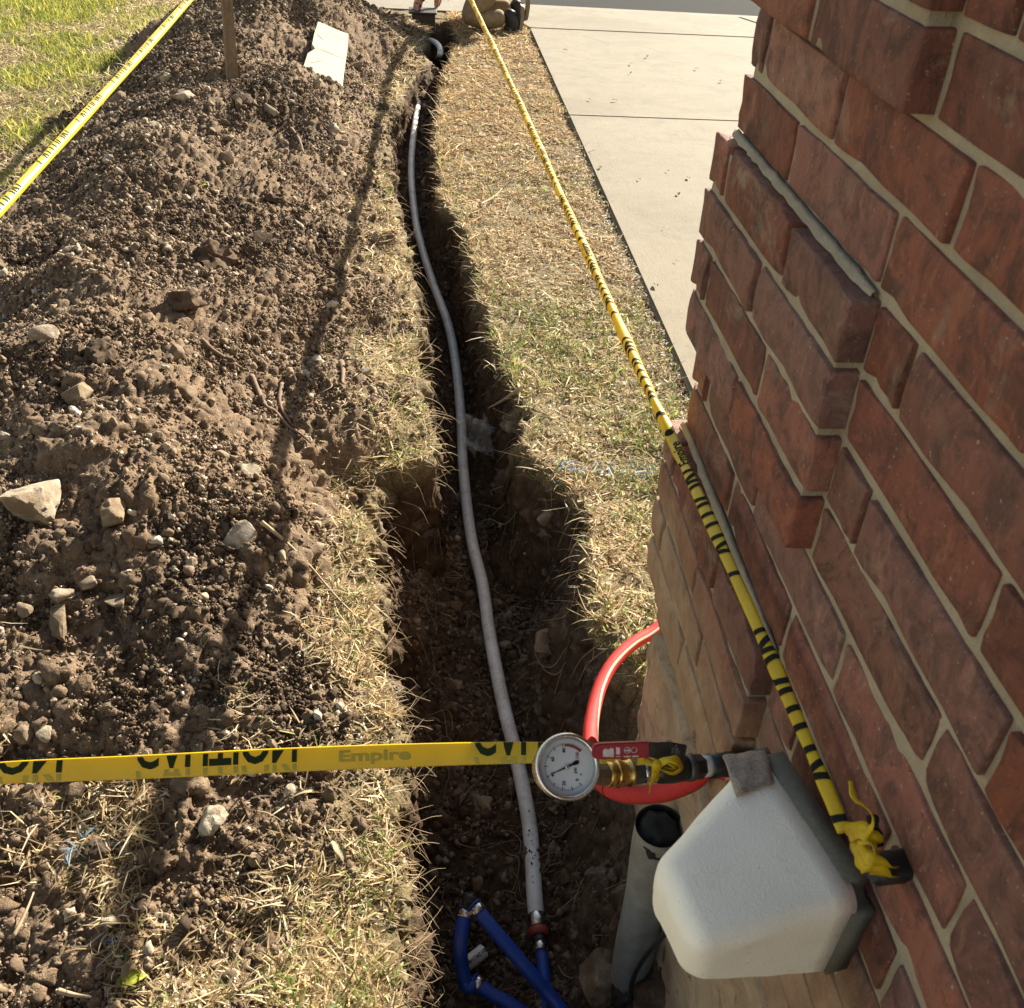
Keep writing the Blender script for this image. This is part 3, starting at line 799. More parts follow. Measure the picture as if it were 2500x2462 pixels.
# lawn at the far left
x4, y4 = RNG.uniform(-3.6, SOIL_X+.12, 88000), RNG.uniform(.3, 7.7, 88000)
keep = (x4 > -1.25-.36*y4)
x4, y4 = x4[keep], y4[keep]; h, p, sm = lay(x4, y4)
keep = RNG.uniform(0, 1, len(x4)) > sm*.9; x4, y4, h = x4[keep], y4[keep], h[keep]
L = RNG.lognormal(math.log(.040), .35, len(x4)); W = RNG.uniform(.003, .0065, len(x4))
far = .75*sst(-1.45, -2.1, x4+.35*vn2(x4*3, y4*3, 118))
col, g = colours(len(x4), .25+.85*far, x4, y4, 117)
col = np.where(g[:, None], col*np.array([1.45, 1.22, .85]), col)
incl = np.where(g, RNG.uniform(.5, 1.3, len(x4)), np.abs(RNG.normal(.2, .35, len(x4))))
blades('lawn_grass', np.c_[x4, y4, h+.002], L, W, col, 'yellow green lawn grass beyond the soil heap at upper left', 'grass', incl, RNG.uniform(.05, .4, len(x4))*.5)

# ------------------------------------------------------------------ loose crumbs of soil (instanced on points)
proto = bpy.data.collections.new('crumb_shapes')
def lump(i, sub, amp, flat=(1, 1, 1), sc=1.3, cutp=0, seed0=0):
    bm = bmesh.new(); bmesh.ops.create_icosphere(bm, subdivisions=sub, radius=1)
    co = np.array([v.co[:] for v in bm.verts]); s = 13.7*i+seed0
    d = 1+amp*(vn3(co[:, 0]*sc+s, co[:, 1]*sc, co[:, 2]*sc, 81)+.5*vn3(co[:, 0]*sc*2.3+s, co[:, 1]*sc*2.3, co[:, 2]*sc*2.3, 82)+.28*vn3(co[:, 0]*sc*5+s, co[:, 1]*sc*5, co[:, 2]*sc*5, 83))
    co = co*d[:, None]
    rg = np.random.default_rng(900+i+seed0)
    for _ in range(cutp):                     # broken faces
        nrm = rg.normal(size=3); nrm /= np.linalg.norm(nrm); dd = rg.uniform(.45, .8)
        k = co @ nrm - dd; co = co-np.clip(k, 0, None)[:, None]*nrm*.92
    co = co*np.array(flat)
    for v, c in zip(bm.verts, co): v.co = c
    return bm
for i in range(10):
    bm = lump(i, 2, .62, (1, random.uniform(.6, 1), random.uniform(.5, .9)), 1.6, (0, 5)[i % 2])
    me = bpy.data.meshes.new('crumb_shape'); bm.to_mesh(me); bm.free(); me.materials.append(M['crumb'])
    me.polygons.foreach_set('use_smooth', [True]*len(me.polygons))
    proto.objects.link(bpy.data.objects.new('crumb_shape', me))
def crumbs(name, P, S, tint, label):
    n = len(P); me = bpy.data.meshes.new(name); me.vertices.add(n); me.vertices.foreach_set('co', P.astype(np.float32).ravel())
    a = me.attributes.new('scl', 'FLOAT', 'POINT'); a.data.foreach_set('value', S.astype(np.float32))
    a = me.attributes.new('tint', 'FLOAT', 'POINT'); a.data.foreach_set('value', tint.astype(np.float32))
    a = me.attributes.new('rot', 'FLOAT_VECTOR', 'POINT'); a.data.foreach_set('vector', RNG.uniform(0, 6.28, (n, 3)).astype(np.float32).ravel())
    a = me.attributes.new('var', 'INT', 'POINT'); a.data.foreach_set('value', RNG.integers(0, 10, n).astype(np.int32))
    o = bpy.data.objects.new(name, me); link(o); me.materials.append(M['crumb'])
    ng = bpy.data.node_groups.new(name, 'GeometryNodeTree')
    ng.interface.new_socket('Geometry', in_out='INPUT', socket_type='NodeSocketGeometry')
    ng.interface.new_socket('Geometry', in_out='OUTPUT', socket_type='NodeSocketGeometry')
    N, Lk = ng.nodes, ng.links
    gi, go = N.new('NodeGroupInput'), N.new('NodeGroupOutput')
    ci = N.new('GeometryNodeCollectionInfo'); ci.inputs['Collection'].default_value = proto
    ci.inputs['Separate Children'].default_value = True; ci.inputs['Reset Children'].default_value = True
    ip = N.new('GeometryNodeInstanceOnPoints'); ip.inputs['Pick Instance'].default_value = True
    def na(nm, t):
        k = N.new('GeometryNodeInputNamedAttribute'); k.data_type = t; k.inputs['Name'].default_value = nm; return k.outputs['Attribute']
    Lk.new(gi.outputs[0], ip.inputs['Points']); Lk.new(ci.outputs[0], ip.inputs['Instance'])
    Lk.new(na('var', 'INT'), ip.inputs['Instance Index'])
    er = N.new('FunctionNodeEulerToRotation'); Lk.new(na('rot', 'FLOAT_VECTOR'), er.inputs[0]); Lk.new(er.outputs[0], ip.inputs['Rotation'])
    Lk.new(na('scl', 'FLOAT'), ip.inputs['Scale']); Lk.new(ip.outputs[0], go.inputs[0])
    md = o.modifiers.new('scatter', 'NODES'); md.node_group = ng
    return tag(o, label, 'soil', kind='stuff')
n = 600000
yA = .5*(7.4/.5)**RNG.uniform(0, 1, n)
xA = RNG.uniform(-1, 0, n)*(1.62)+.02
keep = xA > -1.0-.34*yA
xA, yA = xA[keep], yA[keep]
h, p, sm = terrain(xA, yA)
dens = np.maximum(sm, .45*(vn2(xA*8, yA*8, 135) > .05))*np.clip(.62+.9*vn2(xA*5, yA*5, 131)+.5*vn2(xA*13, yA*13, 132), .12, 1)*(p < .3)
keep = RNG.uniform(0, 1, len(xA)) < dens
xA, yA, h = xA[keep], yA[keep], h[keep]
S = RNG.lognormal(math.log(.0016), .58, len(xA))*np.interp(yA, [.5, 1.8, 3.5, 7], [1.0, 1.15, 1.5, 2.0])
tint = np.clip(RNG.beta(2.2, 2.9, len(xA))+.26*vn2(xA*3.4, yA*3.4, 133)+.10*vn2(xA*14, yA*14, 134), 0, .9)
pale = RNG.uniform(0, 1, len(xA)) < .05; tint = np.where(pale, RNG.uniform(.88, 1, len(xA)), tint)
S = np.clip(S, .0008, .0135)
crumbs('soil_crumbs', np.c_[xA, yA, h+S*.35], S, tint, 'loose dark crumbly soil spread over the heap left of trench')
n = 26000
yB = .55*(7.2/.55)**RNG.uniform(0, 1, n); xB = RNG.uniform(-.18, .45, n)
h, p, sm = terrain(xB, yB)
keep = (p > .55); xB, yB, h = xB[keep], yB[keep], h[keep]
keep = (xB < .33) | (yB > 1.2); xB, yB, h = xB[keep], yB[keep], h[keep]
S = np.clip(RNG.lognormal(math.log(.0030), .55, len(xB))*np.interp(yB, [.5, 2, 7], [1, 1.3, 2.6]), .001, .02)
crumbs('trench_crumbs', np.c_[xB, yB, h+S*.3], S, np.clip(RNG.beta(2, 3.6, len(xB)), 0, 1), 'loose dark crumbs on the trench floor around the pipe')

# ------------------------------------------------------------------ stones and clods
def stone(pxl, wpx, m, label, cat='stone', name='stone', flat=(1, .75, .55), cutp=6, amp=.35, group=None, sub=3, sink=.25, rot=None, seed=0, sc=1.2):
    q = hit(*pxl)
    dpt = float(np.dot(np.array([q.x, q.y, q.z-CZ]), CF))
    r = wpx/FPX*dpt/2
    bm = lump(stone.k, sub, amp, flat, sc, cutp, 40); stone.k += 1
    for v in bm.verts: v.co *= r
    o = bm_obj(name, bm, m, None, cutp == 0)
    if cutp: 
        o.data.polygons.foreach_set('use_smooth', [True]*len(o.data.polygons))
        md = o.modifiers.new('edge', 'EDGE_SPLIT'); md.split_angle = math.radians(38)
    o.location = q+Vector((0, 0, r*flat[2]*(1-sink*2)*.6))
    o.rotation_euler = rot if rot else (random.uniform(-.3, .3), random.uniform(-.3, .3), random.uniform(0, 6.28))
    return tag(o, label, cat, group)
stone.k = 0
BIG = [
 ((85,1245), 185, 'lime', 'largest pale limestone chunk half buried at left edge of the soil heap', (1,.8,.75)),
 ((279,1262), 86, 'tan', 'brown pyramid shaped stone right of the largest limestone chunk', (1,.8,.95)),
 ((590,1310), 112, 'lime_w', 'pale pitted wedge stone crossed by the thin tape shadow', (1,.72,.42)),
 ((602,1158), 76, 'lime', 'elongated tan stone above the pitted wedge stone', (.75,1.2,.5)),
 ((440,1493), 56, 'tan', 'flat oval tan stone lying alone in fine soil', (1,.8,.45)),
 ((151,1459), 66, 'lime', 'smooth pale oval stone above the long flat slab', (1,.62,.55)),
 ((66,1490), 58, 'tan', 'rounded tan stone left of the smooth oval stone', (1,.8,.6)),
 ((147,1535), 150, 'tan', 'long flat brown slab stone near lower left of the heap', (1,.36,.34)),
 ((213,1431), 46, 'lime', 'small square pale stone right of the smooth oval stone', (1,.95,.7)),
 ((284,1471), 84, 'lime', 'flat cracked pale stone in the fine soil', (1,.7,.28)),
 ((199,970), 92, 'tan', 'blocky brown stone high on the left of the near heap', (1,.75,.7)),
 ((113,828), 80, 'lime_w', 'stone with a bright white top at the left edge', (1,.6,.65)),
 ((425,871), 62, 'tan', 'tan stone on the crest of the near heap', (1,.8,.7)),
 ((780,1258), 62, 'lime', 'pale stone near the turf rim below the tape shadow', (1,.7,.6)),
 ((747,918), 46, 'lime_w', 'small bright stone beside the tape shadow and a root', (.9,1,.5)),
 ((458,961), 66, 'tan', 'half buried tan stone in the middle of the near heap', (1,.7,.4)),
 ((373,1329), 40, 'tan', 'roundish tan stone left of the pitted wedge stone', (1,.9,.6)),
 ((624,1055), 46, 'tan', 'tan stone right of the heap crest by the shadow', (.8,1.1,.5)),
 ((685,1362), 36, 'lime', 'small pale stone right of the pitted wedge stone', (1,.9,.6)),
 ((775,1334), 38, 'lime', 'small pale flat stone close to the turf rim', (1,.8,.4)),
 ((681,1249), 42, 'lime', 'pale stone just right of the tape shadow', (1,.8,.6)),
 ((449,246), 58, 'lime', 'pale limestone lump on the far heap left of stake', (1,.75,.65)),
 ((290,250), 54, 'tan', 'tan stone at the grass edge of far heap', (.8,1,.8)),
 ((600,250), 62, 'clod', 'dark brown rounded stone at foot of the stake', (1,.7,.6)),
 ((813,326), 52, 'lime_w', 'white limestone lump between board and trench', (1,.85,.8)),
 ((835,356), 46, 'lime', 'pale lump just below the white limestone lump', (1,.8,.7)),
 ((553,392), 44, 'tan', 'tan stone in the middle of the far soil', (1,.9,.9)),
 ((378,307), 40, 'lime', 'pale stone below the lump left of stake', (1,.7,.5)),
 ((406,196), 30, 'lime', 'small pale stone on the heap far left of stake', (.8,1,.8)),
 ((175,614), 50, 'lime', 'pale stone at left beyond the near heap', (1,.6,.5)),
 ((811,747), 46, 'lime_w', 'whitish stone beside the turf rim beyond near heap', (1,.7,.6)),
 ((406,610), 44, 'lime', 'narrow pale stone left of the big soil clod', (1,.4,.5)),
 ((709,250), 38, 'lime_w', 'bright sliver stone below the pale board', (1,.45,.4)),
 ((666,274), 44, 'lime', 'pale angular stone left of the bright sliver', (.6,1.1,.5)),
 ((868,168), 40, 'tan', 'grey brown broken block beside the pale board', (1,.6,.7)),
 ((517,2012), 112, 'lime', 'squarish tan limestone below the flat yellow tape', (1,.82,.6)),
 ((181,1932), 58, 'tan', 'tan stone just under the flat yellow tape', (.8,1,.7)),
 ((576,2392), 46, 'lime', 'small pale stone in turf at bottom of picture', (1,.85,.7)),
 ((110,1795), 48, 'lime', 'round tan stone just above the flat yellow tape', (1,.8,.75)),
 ((55,1799), 56, 'tan', 'brown stone left of the round tan one above tape', (1,.85,.7)),
 ((976,1909), 52, 'clod', 'dark clod hanging on the left trench rim by the tape', (1,.9,.8)),
 ((776,1702), 34, 'tan', 'small brown stone in turf above the flat tape', (.9,1,.7)),
 ((1468,2395), 150, 'tan', 'large embedded stone low in the right trench bank', (1,.9,.8)),
 ((1345,1580), 96, 'tan', 'stone embedded in the right trench wall beside the pipe', (1,.8,.8)),
 ((1335,1270), 60, 'lime', 'pale caliche lump in the right trench wall', (1,.7,.8)),
 ((1250,1915), 34, 'tan', 'small stone on trench floor right behind the flat tape', (1,.8,.7)),
 ((1180,1960), 40, 'tan', 'small stone on trench floor left of the pipe', (1,.8,.7)),
]
for pxl, w, m, lab, fl in BIG:
    stone(pxl, w, M[m], lab, flat=fl, cutp=7, amp=.30 if m != 'clod' else .4, name='stone', seed=0, sub=4 if w > 80 else 3)
CLODS = [((520,640), 128, 'largest dark soil clod in the middle of the heap'), ((449,742), 100, 'wide soil clod below the largest clod'),
         ((246,876), 96, 'crumbly clod left of the heap crest'), ((194,861), 50, 'small crumbly clod beside the white topped stone'),
         ((667,492), 60, 'brown clod right of the middle of far soil'), ((395,2110), 70, 'dark clod left of squarish limestone below tape'),
         ((250,2080), 80, 'dark clod among turf at lower left'), ((640,590), 60, 'dark clod right of the largest clod')]
for pxl, w, lab in CLODS:
    stone(pxl, w, M['clod'], lab, 'clod', 'soil_clod', (1, .85, .7), 3, .36, sub=4, sink=.4, sc=2.2)
for i in range(150):                          # small stones nobody could tell apart
    for _ in range(40):
        X, Y = RNG.uniform(-1.35, -.1), .8*(6.9/.8)**RNG.uniform(0, 1)
        if X < -.45-.30*Y: continue
        if soil_mask(np.array([X]), np.array([Y]))[0] > .6: break
    r = RNG.uniform(.006, .015)*np.interp(Y, [1, 3, 7], [1, 1.4, 2.2])
    bm = lump(i, 2, .35, (1, RNG.uniform(.6, 1), RNG.uniform(.4, .8)), 1.2, 4, 77)
    for v in bm.verts: v.co *= float(r)
    o = bm_obj('pebble', bm, M[('lime', 'tan', 'lime', 'lime_w', 'tan', 'tan')[i % 6]], None, False)
    o.location = (X, Y, ground_z(X, Y)+r*.25); o.rotation_euler = RNG.uniform(0, 6.28, 3)
    tag(o, 'small pale stone scattered in the loose soil heap', 'stone', 'small stones scattered in the soil heap')

# ------------------------------------------------------------------ stake, board, leaves, roots, film
def stake(base, top, w, label):
    e = empty('wooden_stake', base, label, 'stake')
    ax = (top-base).normalized(); Mx = axis_matrix(base-ax*.12, ax, Vector((1, .35, 0)))
    bm = bmesh.new(); L = (top-base).length+.12
    n = 9
    rings = []
    for i in range(n):
        f = i/(n-1); ring = []
        for (a, b) in ((-1, -1), (1, -1), (1, 1), (-1, 1)):
            ring.append(bm.verts.new(Mx @ Vector((a*w/2*(1+.05*random.uniform(-1, 1)), b*w/2*(1+.05*random.uniform(-1, 1)), f*L))))
        rings.append(ring)
    for r0, r1 in zip(rings[:-1], rings[1:]):
        for k in range(4): bm.faces.new((r0[k], r0[(k+1) % 4], r1[(k+1) % 4], r1[k]))
    bm.faces.new(rings[0][::-1]); bm.faces.new(rings[-1])
    bmesh.ops.bevel(bm, geom=[ed for ed in bm.edges if len(ed.link_faces) == 2 and abs(((ed.verts[0].co-ed.verts[1].co).normalized()).dot(ax)) > .9], offset=.003, segments=1, affect='EDGES')
    p = bm_obj('shaft', bm, M['stake'], e)
    g = bmesh.new(); c = Mx @ Vector((w*.12, -w/2-.0006, L*.35))
    # a long drying crack on the face
    V = [Mx @ Vector((w*q, -w/2-.0008, L*f)) for q, f in ((.10, .22), (.14, .30), (.12, .42), (.16, .55), (.13, .30))]
    g.faces.new([g.verts.new(v) for v in V]); bm_obj('crack', g, M['black'], e)
    return e
qs = hit(567, 197)
dq = float(np.dot(np.array([qs.x, qs.y, qs.z-CZ]), CF))
tp = pd(553, -10, dq*.985); tp = qs+(tp-qs)*4.0
stake(qs, tp, .042, 'weathered wooden stake driven into the far soil heap')

bq = [(777, 53), (851, 84), (836, 217), (734, 184)]
c4 = hit(795, 140); 
def plane_pt(pxl, n, p0):
    r = Vector(ray(*pxl)); o = Vector((0, 0, CZ)); t = (p0-o).dot(n)/r.dot(n); return o+r*t
bn = Vector((.34, -.10, 1)).normalized(); p0 = c4+Vector((0, 0, .065))
bc = [plane_pt(p, bn, p0) for p in bq]
board = empty('board', c4, 'pale off white board lying tilted on the far soil heap', 'board')
bm = bmesh.new()
def grid_quad(c, n, m_, notch=None):
    return [[(c[0]*(1-i/n)+c[1]*(i/n))*(1-j/m_)+(c[3]*(1-i/n)+c[2]*(i/n))*(j/m_) for i in range(n+1)] for j in range(m_+1)]
ex = (bc[1]-bc[0]).normalized(); ey = (bc[3]-bc[0]).normalized()
outline = [bc[0], bc[0].lerp(bc[1], .3), bc[0].lerp(bc[1], .62)+ey*.004, bc[1], bc[1].lerp(bc[2], .35)+ex*.003, bc[1].lerp(bc[2], .7), bc[2], bc[2].lerp(bc[3], .2)-ey*.006,
           bc[2].lerp(bc[3], .45)-ey*.002, bc[2].lerp(bc[3], .6)-ey*.016, bc[2].lerp(bc[3], .72)-ey*.003, bc[3], bc[3].lerp(bc[0], .38), bc[3].lerp(bc[0], .44)+ex*.012, bc[3].lerp(bc[0], .50)+ex*.026, bc[3].lerp(bc[0], .56)+ex*.006, bc[3].lerp(bc[0], .75)]
f = bm.faces.new([bm.verts.new(v) for v in outline])
r = bmesh.ops.extrude_face_region(bm, geom=[f])
for v in [g for g in r['geom'] if isinstance(g, bmesh.types.BMVert)]: v.co -= bn*.022
bm_obj('panel', bm, M['board'], board)
for a, b, w in (((.47, .02), (.50, .98), .006), ((.14, .35), (.15, .95), .004), ((.24, .06), (.30, .3), .007), ((.78, .08), (.66, .40), .004)):
    A = bc[0].lerp(bc[3], a[0]).lerp(bc[1].lerp(bc[2], a[0]), a[1]); B = bc[0].lerp(bc[3], b[0]).lerp(bc[1].lerp(bc[2], b[0]), b[1])
    s = bn.cross((B-A).normalized())*w/2; off = bn*.0012
    mesh_obj('groove', [A-s*.3+off, A.lerp(B, .5)-s+off, B-s*.3+off, B+s*.3+off, A.lerp(B, .5)+s+off, A+s*.3+off], [(0, 1, 2, 3, 4, 5)], M['root'], board)

def leaf(pxl, L, w, m, label, rot, lift=.004, group=None, on=None):
    q = hit(*pxl) if on is None else on
    bm = bmesh.new(); n = 7; A = []; B = []; Cc = []
    for i in range(n):
        f = i/(n-1); ww = w*math.sin(math.pi*min(1, f*.93+.04))**.8/2; xx = (f-.5)*L; zz = .12*L*math.sin(f*3.1)+random.uniform(-.02, .02)*L
        A.append(bm.verts.new((xx, ww, zz+.10*w))); B.append(bm.verts.new((xx, 0, zz))); Cc.append(bm.verts.new((xx, -ww, zz+.14*w)))
    for i in range(n-1):
        bm.faces.new((A[i], A[i+1], B[i+1], B[i])); bm.faces.new((B[i], B[i+1], Cc[i+1], Cc[i]))
    r = bmesh.ops.solidify(bm, geom=bm.faces[:], thickness=.0005)
    o = bm_obj('leaf', bm, m, None, True)
    o.location = q+Vector((0, 0, lift)); o.rotation_euler = (random.uniform(-.3, .3), random.uniform(-.2, .2), rot)
    return tag(o, label, 'leaf', group)
leaf((663, 1792), .042, .014, M['leaf'], 'brown dry leaf on fine soil above the flat tape', .1)
leaf((825, 2083), .045, .016, M['leafpale'], 'pale dry leaf in turf right of the squarish limestone', 2.1)
leaf((744, 1947), .050, .012, M['leafpale'], 'long pale leaf in turf just under the flat tape', .25)
leaf((323, 2400), .045, .020, M['leafgreen'], 'crumpled yellow green leaf near bottom left', .2, .008)
leaf((496, 459), .030, .016, M['leafgreen'], 'small yellow scrap on the far soil', .3, .008)
for i, (pxl, s) in enumerate([((1467,411),.05),((1680,437),.045),((1656,476),.05),((1540,158),.05),((1580,140),.06),((1760,200),.05),((1540,180),.045),((1500,247),.05),((1600,700),.05),((1630,420),.03),((1560,440),.03),((1700,170),.05),((1440,245),.04),((1380,125),.05),((1620,560),.02),((1650,640),.02)]):
    q = gp(*pxl, h=.014); leaf(pxl, s*.6, s*.26, M['leaf'], 'curled dry leaf scrap on the pale driveway', random.uniform(0, 6), .004, 'leaf scraps on the driveway', q)
def root(name, pix, r, label, m='root', lift=.008, cat='root', group=None, lifts=None):
    P = [hit(*p)+Vector((0, 0, lift if lifts is None else lifts[i])) for i, p in enumerate(pix)]
    o = tube(name, catmull(P, 6), lambda f: r*(1-.65*f), M[m], None, 7)
    return tag(o, label, cat, group)
root('root', [(495,838),(520,862),(545,878),(572,895),(590,905)], .007, 'forked brown root on the crest of the near heap')
root('root', [(615,925),(632,965),(650,1000),(672,1012),(705,1050),(735,1068),(760,1090)], .007, 'long brown root running down to the tape shadow')
root('root', [(690,945),(683,980),(690,1010),(712,1045)], .006, 'short root crossing the long brown root')
root('root', [(834,892),(838,915),(836,945)], .009, 'short thick dead twig on the turf rim')
root('root', [(640,1290),(700,1340),(760,1400),(820,1470),(880,1530)], .004, 'long dry runner reaching to the left trench rim', 'straw', .015)
root('root', [(143,630),(180,640),(222,648)], .004, 'thin pale twig at left beyond the near heap', 'straw', .012)
root('root', [(380,405),(398,425),(415,440)], .005, 'short twig on the far soil left of centre', 'root', .012)
root('root', [(712,320),(730,345),(742,380)], .008, 'dark root on far soil below the board')
root('root', [(1170,520),(1205,500),(1225,480)], .004, 'pale forked twig lying on the grass strip', 'straw', .03)
root('root', [(1270,990),(1220,1020),(1190,1035)], .006, 'dry stem sticking out over the trench from right rim', 'straw', .05)
root('root', [(40,2310),(70,2250),(90,2200)], .003, 'pale straw stalk at the lower left', 'straw', .02)
root('root', [(150,2440),(190,2450),(230,2455)], .004, 'short white stalk at the bottom left corner', 'straw', .02)
# fine roots hanging out of the cut faces
Vr = []; Fr = []
def add_thin(P, r):
    b = len(Vr); pts = catmull(P, 4)
    fr = frames(pts, Vector((.3, .2, 1)))
    for i, p in enumerate(pts):
        rr = r*(1-.7*i/(len(pts)-1))
        for k in range(3):
            a = 2.094*k; Vr.append(p+fr[i][1]*math.cos(a)*rr+fr[i][2]*math.sin(a)*rr)
    for i in range(len(pts)-1):
        for k in range(3):
            Fr.append((b+i*3+k, b+i*3+(k+1) % 3, b+(i+1)*3+(k+1) % 3, b+(i+1)*3+k))
for i in range(620):
    left = i % 3 != 0
    Y = .66*(5.5/.66)**(RNG.uniform(0, 1)**1.25)
    X = float(np.interp(Y, LY2, LX2))+.004 if left else float(np.interp(Y, RY, RX))-.004
    if not left and Y < 1.3: continue
    z = zg(Y)-RNG.uniform(-.005, .16)
    sgn = 1 if left else -1
    P = [Vector((X-sgn*.015, Y, z))]
    dx, dy, dz = RNG.uniform(.015, .04), RNG.normal(0, .02), RNG.normal(-.006, .012)
    for k in range(3):
        P.append(P[-1]+Vector((sgn*dx*(1-.25*k), dy+RNG.normal(0, .007), dz-.007*k)))
    add_thin(P, RNG.uniform(.0005, .0013))
for i in range(260):                         # loose rootlets in the trench
    Y = RNG.uniform(.8, 2.2); X = RNG.uniform(-.05, .34)
    P = [Vector((X, Y, ground_z(X, Y)+.01))]
    a = RNG.uniform(0, 6.28)
    for k in range(4):
        a += RNG.normal(0, .6); st = RNG.uniform(.012, .03)
        nx_, ny_ = P[-1].x+math.cos(a)*st, P[-1].y+math.sin(a)*st
        P.append(Vector((nx_, ny_, max(ground_z(nx_, ny_)+.004, P[0].z-.05)+RNG.uniform(0, .012))))
    add_thin(P, RNG.uniform(.0005, .0011))
ro = mesh_obj('rootlets', Vr, Fr, M['straw'], None, True)
tag(ro, 'fine pale roots sticking out of the cut trench walls', 'roots', kind='stuff')
# scrap of plastic film in the trench
q = hit(1185, 1095); bm = bmesh.new()
bmesh.ops.create_grid(bm, x_segments=18, y_segments=14, size=.5)
for v in bm.verts:
    u_, w_ = v.co.x, v.co.y
    v.co = Vector((u_*.09, w_*.11, .05+.03*math.sin(u_*9+w_*4)+.02*math.sin(w_*17-u_*7)+.05*u_))
fo = bm_obj('plastic_film', bm, M['film'], None, True); fo.location = q+Vector((0, .02, .0)); fo.rotation_euler = (.25, -.5, .3)
tag(fo, 'crumpled clear plastic film scrap in the trench beside pipe', 'plastic')

# ------------------------------------------------------------------ white pipe and blue pipes in the trench
def floor_pt(x, y, up=.034):
    Y = 2.0
    for _ in range(25):
        r = ray(x, y); D = float(depth(np.array([Y]))[0])
        t = (GA-D+up-CZ)/(r[2]-GB*r[1]); Y = r[1]*t
    return Vector((r[0]*t, r[1]*t, r[2]*t+CZ))
PIPE_R = .0150
wp = [(1313,2262),(1306,2199),(1293,2018),(1261,1849),(1229,1720),(1196,1552),(1178,1427),(1150,1309),(1131,1144),(1126,1025),(1112,884),(1093,789),(1058,695),(1030,605),(1013,528),(1004,403),(1017,279),(1038,192)]
P = [floor_pt(*p) for p in wp]
pe = empty('water_pipe', P[0], 'long grey white plastic water pipe winding along the trench floor', 'pipe')
P2 = P+[P[-1]+Vector((.05, .25, -.06))]
path = catmull(P2, 7)
tube('tube', path, PIPE_R, M['pvc'], pe, 18)
# smudged black print on the near run
for k, (pp, hh) in enumerate([((1288,1992),.009),((1291,2040),.008),((1294,2050),.006),((1292,2065),.005),((1299,2072),.004),((1298,2088),.010),((1292,2092),.004),((1303,2101),.004),((1300,2108),.005),((1304,2120),.008),((1298,2122),.003),((1302,2152),.003),((1306,2166),.003),((1112,885),.004)]):
    c = min(path, key=lambda q_: abs((q_-floor_pt(*pp)).length))
    i = path.index(c); t_ = (path[min(i+1, len(path)-1)]-path[max(i-1, 0)]).normalized()
    c = floor_pt(*pp); toc = (Vector((0, 0, CZ))-c); toc = (toc-t_*toc.dot(t_)).normalized(); s_ = t_.cross(toc)
    V = []; nn = 9; ww = random.uniform(.0012, .0030); a0 = random.uniform(-.35, .35)
    ring = []
    for j in range(nn):
        a = 2*math.pi*j/nn; ru = random.uniform(.3, 1.15)
        du, dv = math.cos(a)*hh/2*ru, math.sin(a)*ww*ru
        ang = a0+dv/PIPE_R
        ring.append(c+t_*du+(toc*math.cos(ang)+s_*math.sin(ang))*(PIPE_R+.0007))
    mesh_obj('printed_mark', ring, [tuple(range(nn))], M['print'], pe)
e0 = path[0]; dr = (path[0]-path[2]).normalized()
Mx = axis_matrix(e0, dr)
lathe('crimp_band', [(PIPE_R+.0002, -.022), (PIPE_R+.0022, -.020), (PIPE_R+.0022, .002), (PIPE_R-.001, .004)], Mx, M['steel'], pe, 28)
lathe('red_collar', [(.0150, .004), (.0185, .006), (.0192, .012), (.0175, .018), (.013, .020)], Mx, M['redring'], pe, 28)
lathe('adapter', [(.0105, .018), (.0140, .020), (.0135, .030), (.0120, .034)], Mx, M['black'], pe, 20)
lathe('pipe_band', [(.0118, .032), (.0133, .033), (.0133, .045), (.0118, .047)], Mx, M['steel'], pe, 24)
tube('feed_pipe', catmull([Mx @ Vector((0, 0, .030)), floor_pt(1322,2330, .03), floor_pt(1330,2400, .025), floor_pt(1336,2500, .02)], 6), .0112, M['pex'], pe, 14)
# far end of the pipe rising out of the soil plug
fp = [hit(1063,152)+Vector((0, .03, -.012)), gp(1074,134, -.035), gp(1073,116, -.03), gp(1060,103, -.03), gp(1040,97, -.05)]
fe = empty('pipe_end', fp[0], 'short curved grey pipe end emerging at the far end of trench', 'pipe')
tube('tube', catmull(fp, 6), .017, M['pvc'], fe, 12)

be = empty('blue_pipe_loop', floor_pt(1150, 2250), 'blue plastic pipe loop with elbows and steel bands at trench bottom', 'pipe')
def fl(x, y, up): return floor_pt(x, y, up)
A0 = fl(1160, 2215, .14)
tube('long_run', catmull([A0, fl(1215, 2282, .12), fl(1285, 2365, .09), fl(1340, 2428, .06), fl(1395, 2500, .04)], 6), .0118, M['pex'], be, 14)
B0 = fl(1138, 2225, .13)
tube('short_run', catmull([B0, fl(1128, 2270, .12), fl(1124, 2320, .10), fl(1128, 2360, .075), fl(1136, 2395, .055)], 6), .0122, M['pex'], be, 14)
tube('lower_run', catmull([fl(1163, 2402, .05), fl(1200, 2428, .045), fl(1245, 2452, .04), fl(1300, 2490, .03)], 6), .0118, M['pex'], be, 14)
tube('elbow', catmull([A0, A0.lerp(fl(1152, 2196, .15), .8), fl(1142, 2196, .15), B0], 5), .0092, M['black'], be, 12)
tube('lower_elbow', catmull([fl(1135, 2390, .057), fl(1140, 2408, .05), fl(1150, 2408, .05), fl(1164, 2402, .05)], 5), .0125, M['pex'], be, 12)
for a, b, r in ((A0, fl(1172, 2230, .137), .0135), (B0, fl(1134, 2240, .127), .0138), (fl(1160, 2398, .05), fl(1170, 2406, .049), .0135)):
    lathe('steel_band', [(r-.002, -.001), (r, 0), (r, .012), (r-.002, .013)], axis_matrix(a, (b-a)), M['steel'], be, 24)
    lathe('stop_ring', [(r-.003, -.006), (r+.0012, -.005), (r+.0012, -.002), (r-.003, -.001)], axis_matrix(a, (b-a)), M['pex'], be, 24)
